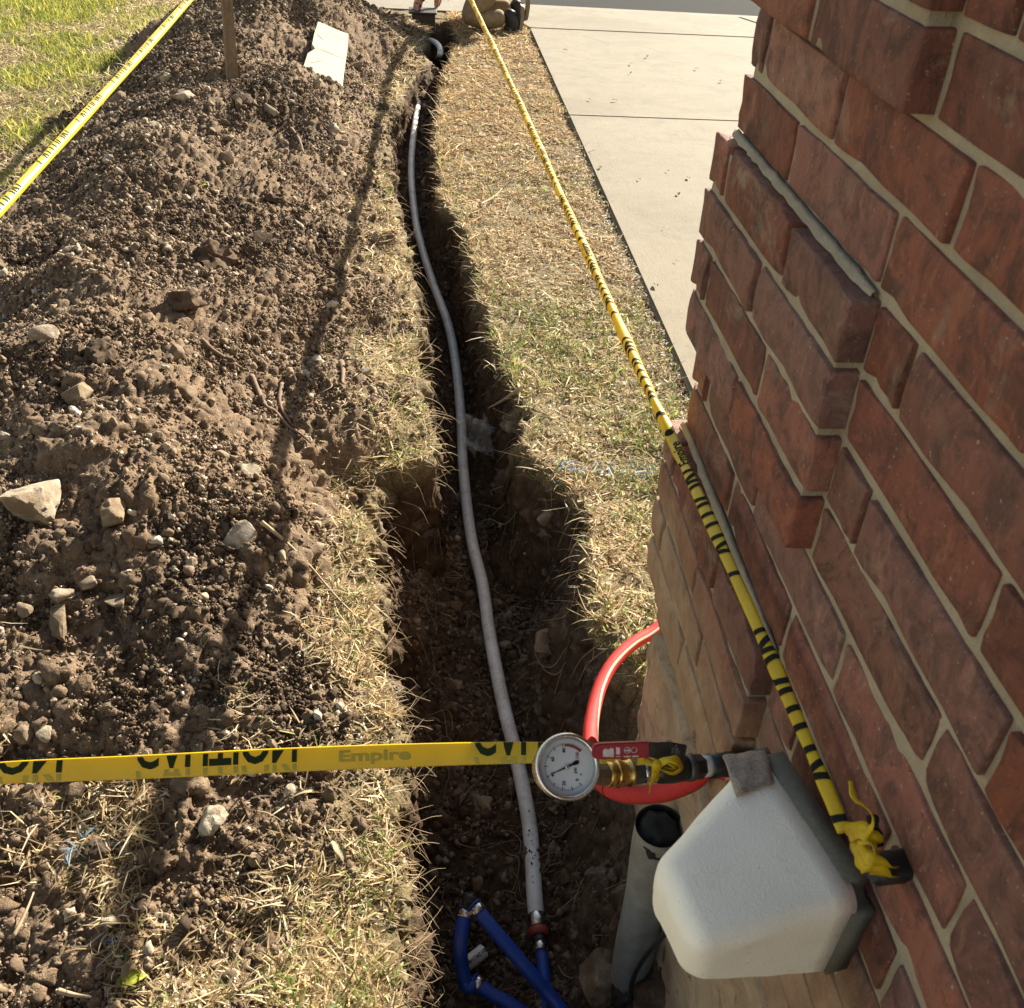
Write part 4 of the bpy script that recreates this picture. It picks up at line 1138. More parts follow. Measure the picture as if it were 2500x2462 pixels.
sc = empty('pipe_offcut', fl(1165, 2340, .02), 'short white printed pipe offcut behind the blue loop', 'pipe')
s0, s1 = fl(1130, 2362, .02), fl(1181, 2322, .02)
tube('tube', [s0.lerp(s1, k/5) for k in range(6)], .0125, M['pvc'], sc, 18)
ax_ = (s1-s0).normalized(); toc = (Vector((0, 0, CZ))-s0); toc = (toc-ax_*toc.dot(ax_)).normalized(); sd = ax_.cross(toc)
def wrap_text(body, size, origin, ax, up, side, R, m, parent, name, offset=0.0, squeeze=1.0, du=0.0):
    bm = text_geo(body, size, offset)
    for v in bm.verts:
        ang = (v.co.y-size*.35)/R
        v.co = origin+ax*(v.co.x*squeeze+du)+(up*math.cos(ang)-side*math.sin(ang)*-1)*(R+.0006)
    return bm_obj(name, bm, m, parent)
wrap_text('3/4 X 2 PVC 1120', .0085, s0, ax_, toc, sd, .0125, M['print'], sc, 'lettering', .0003, .62, .008)

# ------------------------------------------------------------------ red hose
hp = [px_(1640, 1500, .46), pd(1595, 1542, 1.875), pd(1545, 1572, 1.825), pd(1500, 1615, 1.765), pd(1467, 1672, 1.70), pd(1449, 1735, 1.625), pd(1441, 1800, 1.54), pd(1447, 1870, 1.44), pd(1480, 1920, 1.35), pd(1540, 1940, 1.30), pd(1620, 1935, 1.26), pd(1690, 1908, 1.22), pd(1735, 1875, 1.18), pd(1800, 1900, 1.13), pd(1830, 2020, 1.12), pd(1828, 2200, 1.15), pd(1822, 2400, 1.20), pd(1822, 2560, 1.25)]
hp[0] = Vector((.485, 1.42, .030))
ho = empty('garden_hose', hp[3], 'red ribbed hose with pale stripe curling past the wall corner', 'hose')
hpath = catmull(hp, 18)
HR = .0112
def ribbed(f): return HR*(1+.018*math.sin(f*1400))
tube('hose', hpath, HR, M['hose'], ho, 18)
fr = frames(hpath, Vector((.0, -1, .35)))
ringsV = []; ringsF = []
for i in range(0, len(hpath)-1):                 # moulded ribs
    for s_ in (0, .25, .5, .75):
        c = hpath[i].lerp(hpath[i+1], s_); b = len(ringsV); t_, n_, s2 = fr[i]
        for k in range(14):
            a = 2*math.pi*k/14
            for dd, rr in ((-.0007, HR-.0002), (0, HR+.00055), (.0007, HR-.0002)):
                ringsV.append(c+t_*dd+(n_*math.cos(a)+s2*math.sin(a))*rr)
        for k in range(14):
            for q_ in (0, 1):
                a, b2 = b+k*3+q_, b+((k+1) % 14)*3+q_
                ringsF.append((a, a+1, b2+1, b2))
mesh_obj('ribs', ringsV, ringsF, M['hose'], ho, True)
SV = []; SF = []
for i, c in enumerate(hpath):
    t_, n_, s2 = fr[i]
    for a in (.40, .52, .64, .76): SV.append(c+(n_*math.cos(a)+s2*math.sin(a))*(HR+.0009))
for i in range(len(hpath)-1):
    for k in range(3): SF.append((i*4+k, i*4+k+1, i*4+5+k, i*4+4+k))
mesh_obj('stripe', SV, SF, M['hosestripe'], ho, True)
for i in (118, 134, 141, 148):
    if i < len(hpath)-1:
        t_, n_, s2 = fr[min(i, len(fr)-1)]
        tube('dark_crease', [hpath[i]+(n_*math.cos(a)+s2*math.sin(a))*(HR+.0004)+t_*.0015*math.sin(a*2) for a in np.linspace(-1.6, 1.4, 12)], .0007, M['print'], ho, 5)

# ------------------------------------------------------------------ test valve with pressure gauge on the wall tap
vg = empty('test_valve', pd(1600, 1885, 1.08), 'ball valve with red lever and round pressure gauge on the wall tap', 'valve')
def seg(name, a, b, prof, m, seg_=24, teeth=0, smooth=True):
    d_ = b-a; L = d_.length
    return lathe(name, [(r, h*L) for r, h in prof], axis_matrix(a, d_, Vector((0, -.2, 1))), m, vg, seg_, smooth, teeth)
V0, V1 = pd(1462, 1893, 1.055), pd(1830, 1862, 1.125)
def vp(f): return V0.lerp(V1, f)
def fx(x): return (x-1462)/(1830-1462)
seg('brown_fitting', vp(fx(1440)), vp(fx(1484)), [(.0085, 0), (.0098, .05), (.0098, .5), (.0115, .55), (.0115, 1)], M['copper'], 8, smooth=False)
seg('inner_sleeve', vp(fx(1480)), vp(fx(1500)), [(.0118, 0), (.0128, .1), (.0128, 1)], M['brass'])
seg('brass_coupling', vp(fx(1498)), vp(fx(1537)), [(.0120, 0), (.0140, .06), (.0145, .14), (.0133, .18), (.0133, .78), (.0145, .82), (.0142, .94), (.0125, 1)], M['brass'], 64, .035)
seg('hex_end', vp(fx(1537)), vp(fx(1562)), [(.0105, 0), (.0128, .05), (.0128, .95), (.011, 1)], M['iron'], 6, smooth=False)
seg('chrome_neck', vp(fx(1560)), vp(fx(1592)), [(.0110, 0), (.0122, .2), (.0112, .5), (.0125, 1)], M['steel'])
seg('valve_body', vp(fx(1590)), vp(fx(1672)), [(.0118, 0), (.0140, .15), (.0150, .5), (.0140, .85), (.0120, 1)], M['black'], 28)
seg('body_ring', vp(fx(1668)), vp(fx(1686)), [(.0130, 0), (.0148, .1), (.0148, .9), (.0125, 1)], M['iron'], 28)
seg('hex_nut', vp(fx(1686)), vp(fx(1709)), [(.0120, 0), (.0132, .06), (.0132, .94), (.0115, 1)], M['black'], 6, smooth=False)
seg('thread_tape', vp(fx(1709)), vp(fx(1726)), [(.0108, 0), (.0118, .3), (.0113, .6), (.0117, 1)], M['dial'], 24)
seg('tap_nozzle', vp(fx(1725)), vp(fx(1800)), [(.0110, 0), (.0133, .04), (.0130, .5), (.0138, .6), (.0138, 1)], M['black'], 24)
seg('tap_stem', vp(fx(1800)), Vector((.372, vp(1).y, vp(1).z)), [(.011, 0), (.011, .8), (.02, .85), (.02, 1)], M['iron'], 20)
# lever
H0, H1, H2, H3 = pd(1446, 1834, 1.012), pd(1583, 1829, 1.022), pd(1628, 1836, 1.035), pd(1672, 1842, 1.046)
def lever(name, pts, wid, th, m, bev=.0012):
    bm = bmesh.new(); up = Vector((0, .55, .85)).normalized()
    rows = []
    for (p, w_) in zip(pts, wid):
        d_ = (pts[-1]-pts[0]).normalized(); s_ = (up-d_*up.dot(d_)).normalized(); n_ = d_.cross(s_).normalized()
        rows.append([bm.verts.new(p+s_*a*w_/2+n_*b*th/2) for a, b in ((-1, -1), (1, -1), (1, 1), (-1, 1))])
    for r0, r1 in zip(rows[:-1], rows[1:]):
        for k in range(4): bm.faces.new((r0[k], r0[(k+1) % 4], r1[(k+1) % 4], r1[k]))
    bm.faces.new(rows[0][::-1]); bm.faces.new(rows[-1])
    bmesh.ops.recalc_face_normals(bm, faces=bm.faces[:])
    bmesh.ops.bevel(bm, geom=bm.edges[:], offset=bev, segments=2, affect='EDGES')
    return bm_obj(name, bm, m, vg)
gripo = lever('lever_grip', [H0, H0.lerp(H1, .1), H0.lerp(H1, .5), H1], [.0120, .0160, .0162, .0165], .0075, M['redgrip'])
lever('lever_arm', [H1.lerp(H0, .02), H1.lerp(H2, .3), H2, H3], [.0150, .0150, .0205, .0195], .004, M['iron'])
d_ = (H1-H0).normalized(); up = Vector((0, .55, .85)).normalized(); s_ = (up-d_*up.dot(d_)).normalized(); n_ = d_.cross(s_).normalized()
toc = Vector((0, 0, CZ))-H1
if n_.dot(toc) < 0: n_ = -n_
nutc = pd(1648, 1831, 1.040)
lathe('lever_nut', [(.0062, 0), (.0062, .0045), (.0040, .0052), (.0036, .009), (.0026, .0095)], axis_matrix(nutc, n_), M['iron'], vg, 6, False)
tube('stem', [nutc-n_*.02, nutc+n_*.003], .0045, M['iron'], vg, 10)
def mark(u0, u1, v0, v1, pts=None, name='lever_print'):
    o_ = H0+d_*0+n_*.0042
    L_ = (H1-H0).length
    P_ = pts or [(u0, v0), (u1, v0), (u1, v1), (u0, v1)]
    return mesh_obj(name, [o_+d_*(a*L_)+s_*(b*.0165) for a, b in P_], [tuple(range(len(P_)))], M['whitemark'], gripo)
mark(0, 0, 0, 0, [(.17, -.30), (.36, -.34), (.36, .14), (.31, .24), (.26, .10), (.22, .22), (.17, .10)])
mark(0, 0, 0, 0, [(.40, -.16), (.44, -.22), (.47, -.16), (.47, .2), (.40, .26)])
for c_, r_ in ((.60, .055), (.72, .05)):
    pts = [(c_+r_*math.cos(a), (.04+r_*3.2*math.sin(a))) for a in np.linspace(0, 6.28, 13)[:-1]]
    o_ = H0+n_*.0042; L_ = (H1-H0).length
    tube('lever_emblem', [o_+d_*(a*L_)+s_*(b*.0165) for a, b in pts+pts[:1]], .00035, M['whitemark'], gripo, 5, caps=False)
mark(.56, .66, -.01, .07); mark(.54, .66, -.38, -.30); mark(.69, .80, -.38, -.30); mark(.40, .48, -.34, -.29)
# gauge
GN = (Vector(CR)*.20+Vector(CU)*.27-Vector(CF)*.94).normalized()
GUP = Vector(CU)
gc = pd(1385, 1873, 1.012)
GM = axis_matrix(gc, GN, Vector(CR))            # local x = picture right, y = up
lathe('gauge_case', [(.024, -.030), (.0295, -.028), (.0300, -.006), (.0325, -.005), (.0332, -.002), (.0330, .002), (.0310, .0048), (.0286, .0042), (.0274, .001), (.0272, -.003)], GM, M['steel'], vg, 64)
face = lathe('gauge_face', [(.0274, -.0032), (.0274, -.0022)], GM, M['dial'], vg, 48)
def dial_text(body, size, x_, y_, rot, m, name='dial_lettering', off=.0):
    bm = text_geo(body, size, off); c_ = sum((v.co for v in bm.verts), Vector())/max(1, len(bm.verts))
    R_ = Matrix.Rotation(rot, 4, 'Z')
    for v in bm.verts: v.co = GM @ (R_ @ (v.co-c_)+Vector((x_, y_, -.0018)))
    return bm_obj(name, bm, m, face)
# the gauge hangs turned: the scale starts lower right and runs clockwise round to the upper right
A_START, A_SWEEP = math.radians(-50), math.radians(-262)
TV = []; TF = []; 
for i in range(51):
    a = A_START+A_SWEEP*i/50; big = i % 5 == 0
    r0, r1 = (.0196 if big else .0212), .0232; w_ = .00042 if big else .00022
    c_, s__ = math.cos(a), math.sin(a); b = len(TV)
    for r_, q_ in ((r0, -w_), (r1, -w_), (r1, w_), (r0, w_)):
        TV.append(GM @ Vector((c_*r_-s__*q_, s__*r_+c_*q_, -.0018)))
    TF.append((b, b+1, b+2, b+3))
mesh_obj('dial_ticks', TV, TF, M['print'], face)
for i, nlab in enumerate(('0', '20', '40', '60', '80', '100')):
    a = A_START+A_SWEEP*i/5
    dial_text(nlab, .0046, math.cos(a)*.0160, math.sin(a)*.0160, math.radians(90), M['redring' if nlab == '100' else 'print'], off=.0001)
dial_text('psi', .0050, .0085, -.003, math.radians(90), M['print'], off=.0001)
dial_text('R', .0036, .0145, -.0068, math.radians(90), M['print'])
AV = []
for j in range(13):
    a = A_START+A_SWEEP*(.82+.18*j/12)
    for r_ in (.0196, .0222): AV.append(GM @ Vector((math.cos(a)*r_, math.sin(a)*r_, -.0017)))
mesh_obj('red_band', AV, [(2*j, 2*j+1, 2*j+3, 2*j+2) for j in range(12)], M['redring'], face)
na = math.radians(204)
nd = Vector((math.cos(na), math.sin(na), 0)); nn_ = Vector((-nd.y, nd.x, 0))
NV = [nd*.0205, nd*.002+nn_*.0009, -nd*.006+nn_*.0010, -nd*.009+nn_*.0020, -nd*.0125+nn_*.0020, -nd*.0135, -nd*.0125-nn_*.0020, -nd*.009-nn_*.0020, -nd*.006-nn_*.0010, nd*.002-nn_*.0009]
mesh_obj('needle', [GM @ (v+Vector((0, 0, -.0010))) for v in NV], [tuple(range(10))], M['print'], face)
lathe('needle_hub', [(.0021, -.0016), (.0021, .0002), (.0012, .0006)], GM, M['steel'], face, 16)
tube('gauge_stem', [GM @ Vector((.0, 0, -.028)), (GM @ Vector((.01, 0, -.034))), vp(fx(1450))], .0072, M['copper'], vg, 10)
# ribbon of tape knotted on the valve
def ribbon(name, pts, w, m, parent, hint, twist=0, th=.0006):
    P = catmull(pts, 6); fr = frames(P, hint); V = []; F = []
    for i, p in enumerate(P):
        f = i/(len(P)-1); t_, n_, s_ = fr[i]; a = twist*f; ss = s_*math.cos(a)+n_*math.sin(a)
        ww = (w(f) if callable(w) else w)/2
        for q_ in (-1, -.35, .35, 1): V.append(p+ss*q_*ww+n_*(.12*ww*math.cos(q_*4)))
    for i in range(len(P)-1):
        for k in range(3): F.append((i*4+k, i*4+k+1, i*4+5+k, i*4+4+k))
    o = mesh_obj(name, V, F, m, parent, True)
    md = o.modifiers.new('thick', 'SOLIDIFY'); md.thickness = th; return o
kn = empty('tape_ribbon', pd(1604, 1868, 1.02), 'yellow scrap of tape knotted round the valve body', 'tape')
hint = Vector((0, -.6, .8))
ribbon('bow_end', [pd(1556, 1855, 1.03), pd(1575, 1857, 1.02), pd(1602, 1868, 1.015)], lambda f: .011-.005*f, M['tape'], kn, hint, .4)
ribbon('bow_loop', [pd(1602, 1868, 1.012), pd(1630, 1856, 1.006), pd(1655, 1858, 1.008), pd(1662, 1876, 1.014), pd(1645, 1890, 1.018), pd(1618, 1882, 1.015), pd(1604, 1872, 1.012)], lambda f: .005+.006*math.sin(f*3.1)+.0018*math.sin(f*25), M['tape'], kn, hint, 1.9)
ribbon('bow_loop', [pd(1602, 1868, 1.010), pd(1625, 1862, 1.012), pd(1650, 1868, 1.016), pd(1648, 1880, 1.020), pd(1622, 1876, 1.018)], lambda f: .006+.003*math.sin(f*19), M['tape'], kn, hint, 1.2)
ribbon('hanging_end', [pd(1602, 1870, 1.014), pd(1600, 1895, 1.012), pd(1592, 1915, 1.02), pd(1586, 1934, 1.03)], lambda f: .009-.003*f, M['tape'], kn, hint, 1.2)
ribbon('wrap', [pd(1600, 1850, 1.06), pd(1602, 1862, 1.030), pd(1605, 1885, 1.028), pd(1608, 1902, 1.045)], .009, M['tape'], kn, hint, .2)
lathe('knot', [(.002, -.005), (.0052, -.003), (.0058, 0), (.005, .003), (.002, .005)], axis_matrix(pd(1603, 1869, 1.011), Vector(CR)), M['tape'], kn, 12)

# ------------------------------------------------------------------ foam tap cover
zt = CZ-.705
G1, Lc, Bc, G0 = pz(1850, 1812, zt), pz(1592, 2098, zt-.006), pz(1700, 2330, zt-.004), pz(2105, 2200, zt)
fc = empty('faucet_cover', Bc.lerp(G1, .5)-Vector((0, 0, .06)), 'white foam tap cover with grey gasket hanging on the brick wall', 'cover')
dn = [Vector((.002, .010, -.085)), Vector((.004, .006, -.075)), Vector((.006, .014, -.072)), Vector((-.002, .004, -.122))]
top4 = [G1, Lc, Bc, G0]; bot4 = [p+d_ for p, d_ in zip(top4, dn)]
bm = bmesh.new()
tv = [bm.verts.new(p) for p in top4]; bv = [bm.verts.new(p) for p in bot4]
bm.faces.new(tv); bm.faces.new(bv[::-1])
for k in range(4): bm.faces.new((tv[k], bv[k], bv[(k+1) % 4], tv[(k+1) % 4]))
bmesh.ops.recalc_face_normals(bm, faces=bm.faces[:])
openf = [e for e in bm.edges if all(v in (tv[0], tv[3], bv[0], bv[3]) for v in e.verts)]
bmesh.ops.bevel(bm, geom=[e for e in bm.edges if e not in openf], offset=.019, segments=7, affect='EDGES', profile=.5)
bmesh.ops.triangulate(bm, faces=[f for f in bm.faces if len(f.verts) > 4])
bmesh.ops.subdivide_edges(bm, edges=[e for e in bm.edges if e.calc_length() > .02], cuts=5, use_grid_fill=True)
bmesh.ops.triangulate(bm, faces=bm.faces[:])
co = np.array([v.co[:] for v in bm.verts])
dd = .0011*vn3(co[:, 0]*45, co[:, 1]*45, co[:, 2]*45, 301)+.0005*vn3(co[:, 0]*160, co[:, 1]*160, co[:, 2]*160, 302)
bm.normal_update()
for v, k in zip(bm.verts, dd): v.co += v.normal*float(k)
fshell = bm_obj('foam_shell', bm, M['foam'], fc, True)
wdir = Vector((.972, .235, 0)).normalized()
cen = (G1+G0+bot4[0]+bot4[3])/4
ring = [cen+(p-cen)*1.04 for p in (G1, G0, bot4[3], bot4[0])]
bm = bmesh.new()
a4 = [bm.verts.new(p-wdir*.004) for p in ring]; b4 = [bm.verts.new(p+wdir*.016) for p in ring]
bm.faces.new(a4); bm.faces.new(b4[::-1])
for k in range(4): bm.faces.new((a4[k], b4[k], b4[(k+1) % 4], a4[(k+1) % 4]))
bmesh.ops.recalc_face_normals(bm, faces=bm.faces[:])
bmesh.ops.bevel(bm, geom=[e for e in bm.edges if abs((e.verts[0].co-e.verts[1].co).normalized().dot(wdir)) > .9], offset=.02, segments=5, affect='EDGES')
bm_obj('gasket', bm, M['gasket'], fc, True)
sq = [pz(x, y, zt+.0035) for x, y in ((1766, 1836), (1866, 1822), (1892, 1908), (1798, 1944))]
bm = bmesh.new(); n_ = 6
grid = [[sq[0].lerp(sq[1], i/n_).lerp(sq[3].lerp(sq[2], i/n_), j/n_) for i in range(n_+1)] for j in range(n_+1)]
gv = [[bm.verts.new(p-Vector((0, 0, .016*max(0, .35-j/n_)**1.2))+Vector((0, 0, .0012*math.sin(i*2+j)))) for i, p in enumerate(r)] for j, r in enumerate(grid)]
for j in range(n_):
    for i in range(n_): bm.faces.new((gv[j][i], gv[j][i+1], gv[j+1][i+1], gv[j+1][i]))
so = bm_obj('strap', bm, M['velcro'], fc, True)
md = so.modifiers.new('thick', 'SOLIDIFY'); md.thickness = .0022

# ------------------------------------------------------------------ sleeve and pipes rising by the footing
sl = empty('insulation_sleeve', pd(1535, 2400, 1.62), 'grey pipe insulation sleeve with black foam core beside the footing', 'sleeve')
sp = catmull([pd(1612, 2016, 1.36), pd(1590, 2130, 1.43), pd(1562, 2260, 1.52), pd(1538, 2385, 1.60)], 8)
tube('sleeve', sp, lambda f: .0335-.004*f+.0012*math.sin(f*9), M['grey'], sl, 26, caps=False)
tube('sleeve_lining', [p+(Vector((0, 0, .0))) for p in sp], lambda f: .0318-.004*f, M['blackfoam'], sl, 26, caps=False)
t0 = (sp[1]-sp[0]).normalized()
bmx = lump(3, 3, .35, (1, 1, .6), 2.2, 0, 5)
for v in bmx.verts: v.co = axis_matrix(sp[0]+t0*.019, -t0) @ (v.co*.0315)
bm_obj('foam_core', bmx, M['blackfoam'], sl, True)
toc = (Vector((0, 0, CZ))-sp[14]).normalized(); 
cr_ = [sp[k]+((Vector((0, 0, CZ))-sp[k]).normalized()+Vector(CR)*(.35+.5*j/6)).normalized()*(.0318) for j, k in enumerate(range(10, 17))]
tube('slit', cr_, .0012, M['blackfoam'], sl, 6)
cr_ = [sp[k]+((Vector((0, 0, CZ))-sp[k]).normalized()+Vector(CR)*(-.3+.5*j/5)).normalized()*(.0325) for j, k in enumerate(range(2, 8))]
tube('slit', cr_, .0010, M['blackfoam'], sl, 6)
bmx = lump(8, 3, .4, (1, 1, 1.2), 1.8, 0, 15)
for v in bmx.verts: v.co = pd(1537, 2425, 1.60)+v.co*.030
bm_obj('tape_wrap', bmx, M['black'], sl, True)
cp = tube('copper_riser', catmull([pd(1668, 2215, 1.42), pd(1652, 2290, 1.48), pd(1632, 2380, 1.55), pd(1612, 2480, 1.62)], 6), .0150, M['copper'], None, 14)
tag(cp, 'dirty brown riser pipe right of the grey sleeve', 'pipe')
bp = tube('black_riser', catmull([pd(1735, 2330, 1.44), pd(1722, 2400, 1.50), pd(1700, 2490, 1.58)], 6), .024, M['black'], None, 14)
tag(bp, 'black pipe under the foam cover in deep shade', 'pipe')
cb = tube('cable', catmull([pd(1655, 2250, 1.30), pd(1622, 2282, 1.34), pd(1580, 2330, 1.43), pd(1552, 2375, 1.50), pd(1540, 2420, 1.53), pd(1548, 2480, 1.58)], 6), .0035, M['black'], None, 8)
tag(cb, 'thin black cable running across the grey sleeve', 'cable')

# ------------------------------------------------------------------ barrier tapes
def toward_cam(p): return (Vector((0, 0, CZ))-p).normalized()
class Tape:
    def __init__(s, name, pts, a, b, label, hint=toward_cam, n=10, split=False):
        s.split = split
        s.root = empty(name, pts[0], label, 'tape')
        s.P = catmull(pts, n); s.fr = frames(s.P, hint)
        s.a = a; s.b = b
        s.L = [0]
        for p, q in zip(s.P[:-1], s.P[1:]): s.L.append(s.L[-1]+(q-p).length)
        N = len(s.P)
        s.strip = tube('film', s.P, (lambda f: a(f)) if callable(a) else a, M['tape'], s.root, 16, hint, True, b)
    def at(s, u):
        u = min(max(u, 0), s.L[-1]-1e-6)
        k = int(np.searchsorted(s.L, u, side='right'))-1; k = min(k, len(s.P)-2)
        f = (u-s.L[k])/(s.L[k+1]-s.L[k])
        t, n, w = (s.fr[k][i].lerp(s.fr[k+1][i], f) for i in range(3))
        ff = (k+f)/(len(s.P)-1)
        a = s.a(ff) if callable(s.a) else s.a; b = s.b(ff) if callable(s.b) else s.b
        return s.P[k].lerp(s.P[k+1], f), n, w, a, b
    def text(s, body, size, u0, mapv, lo, hi, m, squeeze=1.0, bold=.0, name='lettering', sgn=-1, circle=False):
        if circle:
            bm = bmesh.new(); bmesh.ops.create_circle(bm, cap_ends=True, radius=size/2, segments=14)
        else: bm = text_geo(body, size, bold)
        for v in bm.verts: v.co = Vector((v.co.x*squeeze, mapv(v.co.y), 0))
        for c in (lo, hi):
            g = bm.verts[:]+bm.edges[:]+bm.faces[:]
            bmesh.ops.bisect_plane(bm, geom=g, plane_co=(0, c, 0), plane_no=(0, 1, 0), clear_outer=(c == hi), clear_inner=(c == lo))
        for c in np.linspace(lo, hi, 9)[1:-1]:
            bmesh.ops.bisect_plane(bm, geom=bm.verts[:]+bm.edges[:]+bm.faces[:], plane_co=(0, c, 0), plane_no=(0, 1, 0))
        if not bm.verts: bm.free(); return 0
        ext = max(v.co.x for v in bm.verts)
        for v in bm.verts:
            p, n, w, a, b = s.at(u0+v.co.x); vv = v.co.y
            k = max(-.985, min(.985, vv/a))
            v.co = p+w*(sgn*k*a)+n*(b*math.sqrt(1-k*k)+.0005)
        groups = [bm.faces[:]]
        if s.split:                            # every letter a piece of its own
            seen = set(); groups = []
            for f0 in bm.faces:
                if f0 in seen: continue
                stack = [f0]; seen.add(f0); g = []
                while stack:
                    f1 = stack.pop(); g.append(f1)
                    for e1 in f1.edges:
                        for f2 in e1.link_faces:
                            if f2 not in seen: seen.add(f2); stack.append(f2)
                groups.append(g)
        for g in groups:
            vs = list({v for f1 in g for v in f1.verts}); ix = {v: i for i, v in enumerate(vs)}
            o = mesh_obj('letter' if s.split else name, [v.co.copy() for v in vs], [tuple(ix[v] for v in f1.verts) for f1 in g], m, s.root)
            if not s.split: o['kind'] = 'stuff'
        bm.free(); return ext
zT = CZ-.70
RT = [px_(2062, 2030, .338), px_(1965, 1800, .333), px_(1845, 1520, .329), px_(1705, 1210, .326), px_(1642, 1075, .3265), pz(1560, 900, CZ-.700), pz(1470, 700, CZ-.704), pz(1380, 500, CZ-.714), pz(1265, 245, CZ-.780), pz(1205, 117, CZ-.87), pz(1150, 0, CZ-.97), pz(1118, -70, CZ-1.02), pz(1093, -125, CZ-1.03)]
AR = .0080
def ARf(f): return (.0056+.0024*min(1, f*2.2)+.0055*max(0, f-.6)/.4)*(1+.10*math.sin(f*61)+.06*math.sin(f*143+1))
def BRf(f): return .0024+.0140*float(sst(.335, .37, np.array(f)))
tr_ = Tape('barrier_tape', RT, ARf, BRf, 'long yellow rolled caution tape stretched from wall over the trench towards the street')
u_ = .005; word = .205; k = 0
while u_ < tr_.L[-1]-.3:
    tr_.text('CAUTION', .066, u_, lambda y: y-.026, -AR*.97, AR*.97, M['print'], .76, .0012)
    u_ += word+.018
    if k % 2 == 1:
        tr_.text('Empire', .020, u_+.015, lambda y: y-.0075, -AR*.9, AR*.9, M['print'], 1.1, .0004)
        tr_.text('', .013, u_+.103, lambda y: y, -AR*.9, AR*.9, M['print'], 1.0, circle=True, name='logo_disc')
        u_ += .135
    else: u_ += .085
    k += 1
# left tape
SK = Vector((-.80, .96, 0.0))
LT = [SK+Vector((0, .015, .47)), pz(-420, 935, CZ-.80), pz(-200, 715, CZ-.78), pz(0, 510, CZ-.765), pz(180, 312, CZ-.755), pz(330, 148, CZ-.75), pz(462, 0, CZ-.75), pz(535, -80, CZ-.75), pz(575, -125, CZ-.75)]
AL = lambda f: (.0095+.004*f)*(1+.05*math.sin(f*40))
tl_ = Tape('barrier_tape', LT, AL, .0055, 'yellow rolled caution tape crossing the upper left corner over the lawn')
u_ = .02; k = 0
while u_ < tl_.L[-1]-.3:
    tl_.text('CAUTION', .066, u_, lambda y: y-.022, -.0025, .0100, M['print_green'], .76, .0016)
    u_ += word+.018
    if k % 2 == 1:
        tl_.text('Empire', .016, u_+.02, lambda y: y-.003, -.004, .0115, M['print_ghost'], 1.2, .0003); u_ += .135
    else: u_ += .085
    k += 1
# flat tape at the front
FT = [SK+Vector((.01, -.02, .27)), pd(-150, 1909, 1.235), pd(0, 1888, 1.22), pd(330, 1874, 1.20), pd(660, 1858, 1.18), pd(990, 1845, 1.155), pd(1300, 1838, 1.125), pd(1450, 1845, 1.10), pd(1560, 1868, 1.075)]
AF = lambda f: .0100+.0038*math.sin(min(1, f*1.15)*math.pi)
tf_ = Tape('barrier_tape', FT, AF, .0016, 'flat folded yellow caution tape tied to the valve crossing the foreground', split=True)
def find_u(xp):
    best = min(range(len(tf_.P)), key=lambda i: abs(1250+FPX*float(np.dot(np.array(tf_.P[i])-np.array((0, 0, CZ)), CR))/float(np.dot(np.array(tf_.P[i])-np.array((0, 0, CZ)), CF))-xp))
    return tf_.L[best]
bmw = text_geo('CAUTION', .060, .0014); wid = max(v.co.x for v in bmw.verts); bmw.free()
for xa, xb in ((-270, 141), (322, 733), (1146, 1530)):
    ua, ub = find_u(xa), find_u(xb)
    tf_.text('CAUTION', .060, ua, lambda y: -.0028+(.0425-y), -.0030, .0116, M['print_green'], (ub-ua)/wid, .0014, sgn=-1)
    tf_.text('CAUTION', .060, ua, lambda y: y-.0260, -.0120, -.0042, M['print_ghost'], (ub-ua)/wid, .0006, name='lettering_through', sgn=-1)
tf_.text('Empire', .017, find_u(838), lambda y: y-.004, -.008, .012, M['print_ghost'], (find_u(1020)-find_u(838))/.050*.93, .0006, name='lettering_through')
SK.z = ground_z(SK.x, SK.y)
stake(SK, SK+Vector((-.01, .01, .62)), .040, 'wooden stake at the left where the upper and flat tapes meet')
# knot of the long tape round a stub on the wall
kw = empty('tape_knot', px_(2130, 2110, .34), 'yellow tape end knotted round a black stub on the brick wall', 'tape')
c0 = px_(2172, 2118, .352)
h2 = Vector((-1, -.5, .6))
ribbon('knot_fold', [px_(2062, 2030, .332), px_(2080, 2022, .326), px_(2105, 2030, .324), px_(2128, 2050, .328), px_(2112, 2062, .330), px_(2085, 2048, .327)], lambda f: .006+.008*math.sin(f*3.1)+.002*math.sin(f*23), M['tape'], kw, h2, 1.6)
ribbon('knot_fold', [px_(2070, 2036, .327), px_(2098, 2048, .322), px_(2130, 2062, .326), px_(2146, 2085, .332)], lambda f: .007+.004*math.sin(f*17), M['tape'], kw, h2, 2.2)
ribbon('knot_wrap', [px_(2078, 2050, .326), px_(2098, 2085, .322), px_(2128, 2122, .327), px_(2158, 2142, .343)], lambda f: .009+.013*f+.002*math.sin(f*19), M['tape'], kw, h2, .5)
ribbon('knot_wrap', [px_(2090, 2058, .324), px_(2118, 2092, .322), px_(2146, 2112, .330), px_(2168, 2118, .345)], lambda f: .007+.008*f, M['tape'], kw, h2, 1.1)
ribbon('knot_loop', [px_(2100, 2050, .324), px_(2124, 2022, .324), px_(2128, 1990, .330), px_(2108, 1968, .338), px_(2085, 1950, .343), px_(2076, 1908, .347)], lambda f: .0065-.002*f+.001*math.sin(f*31), M['tape'], kw, h2, 2.4)
ribbon('knot_tail', [px_(2128, 1990, .331), px_(2137, 2035, .333), px_(2142, 2070, .337)], lambda f: .008+.002*math.sin(f*15), M['print'], kw, h2, .9)
lathe('wall_stub', [(.010, -.02), (.0125, -.018), (.0125, .012), (.009, .016)], axis_matrix(c0, Vector((-1, -.15, .1))), M['black'], kw, 18)

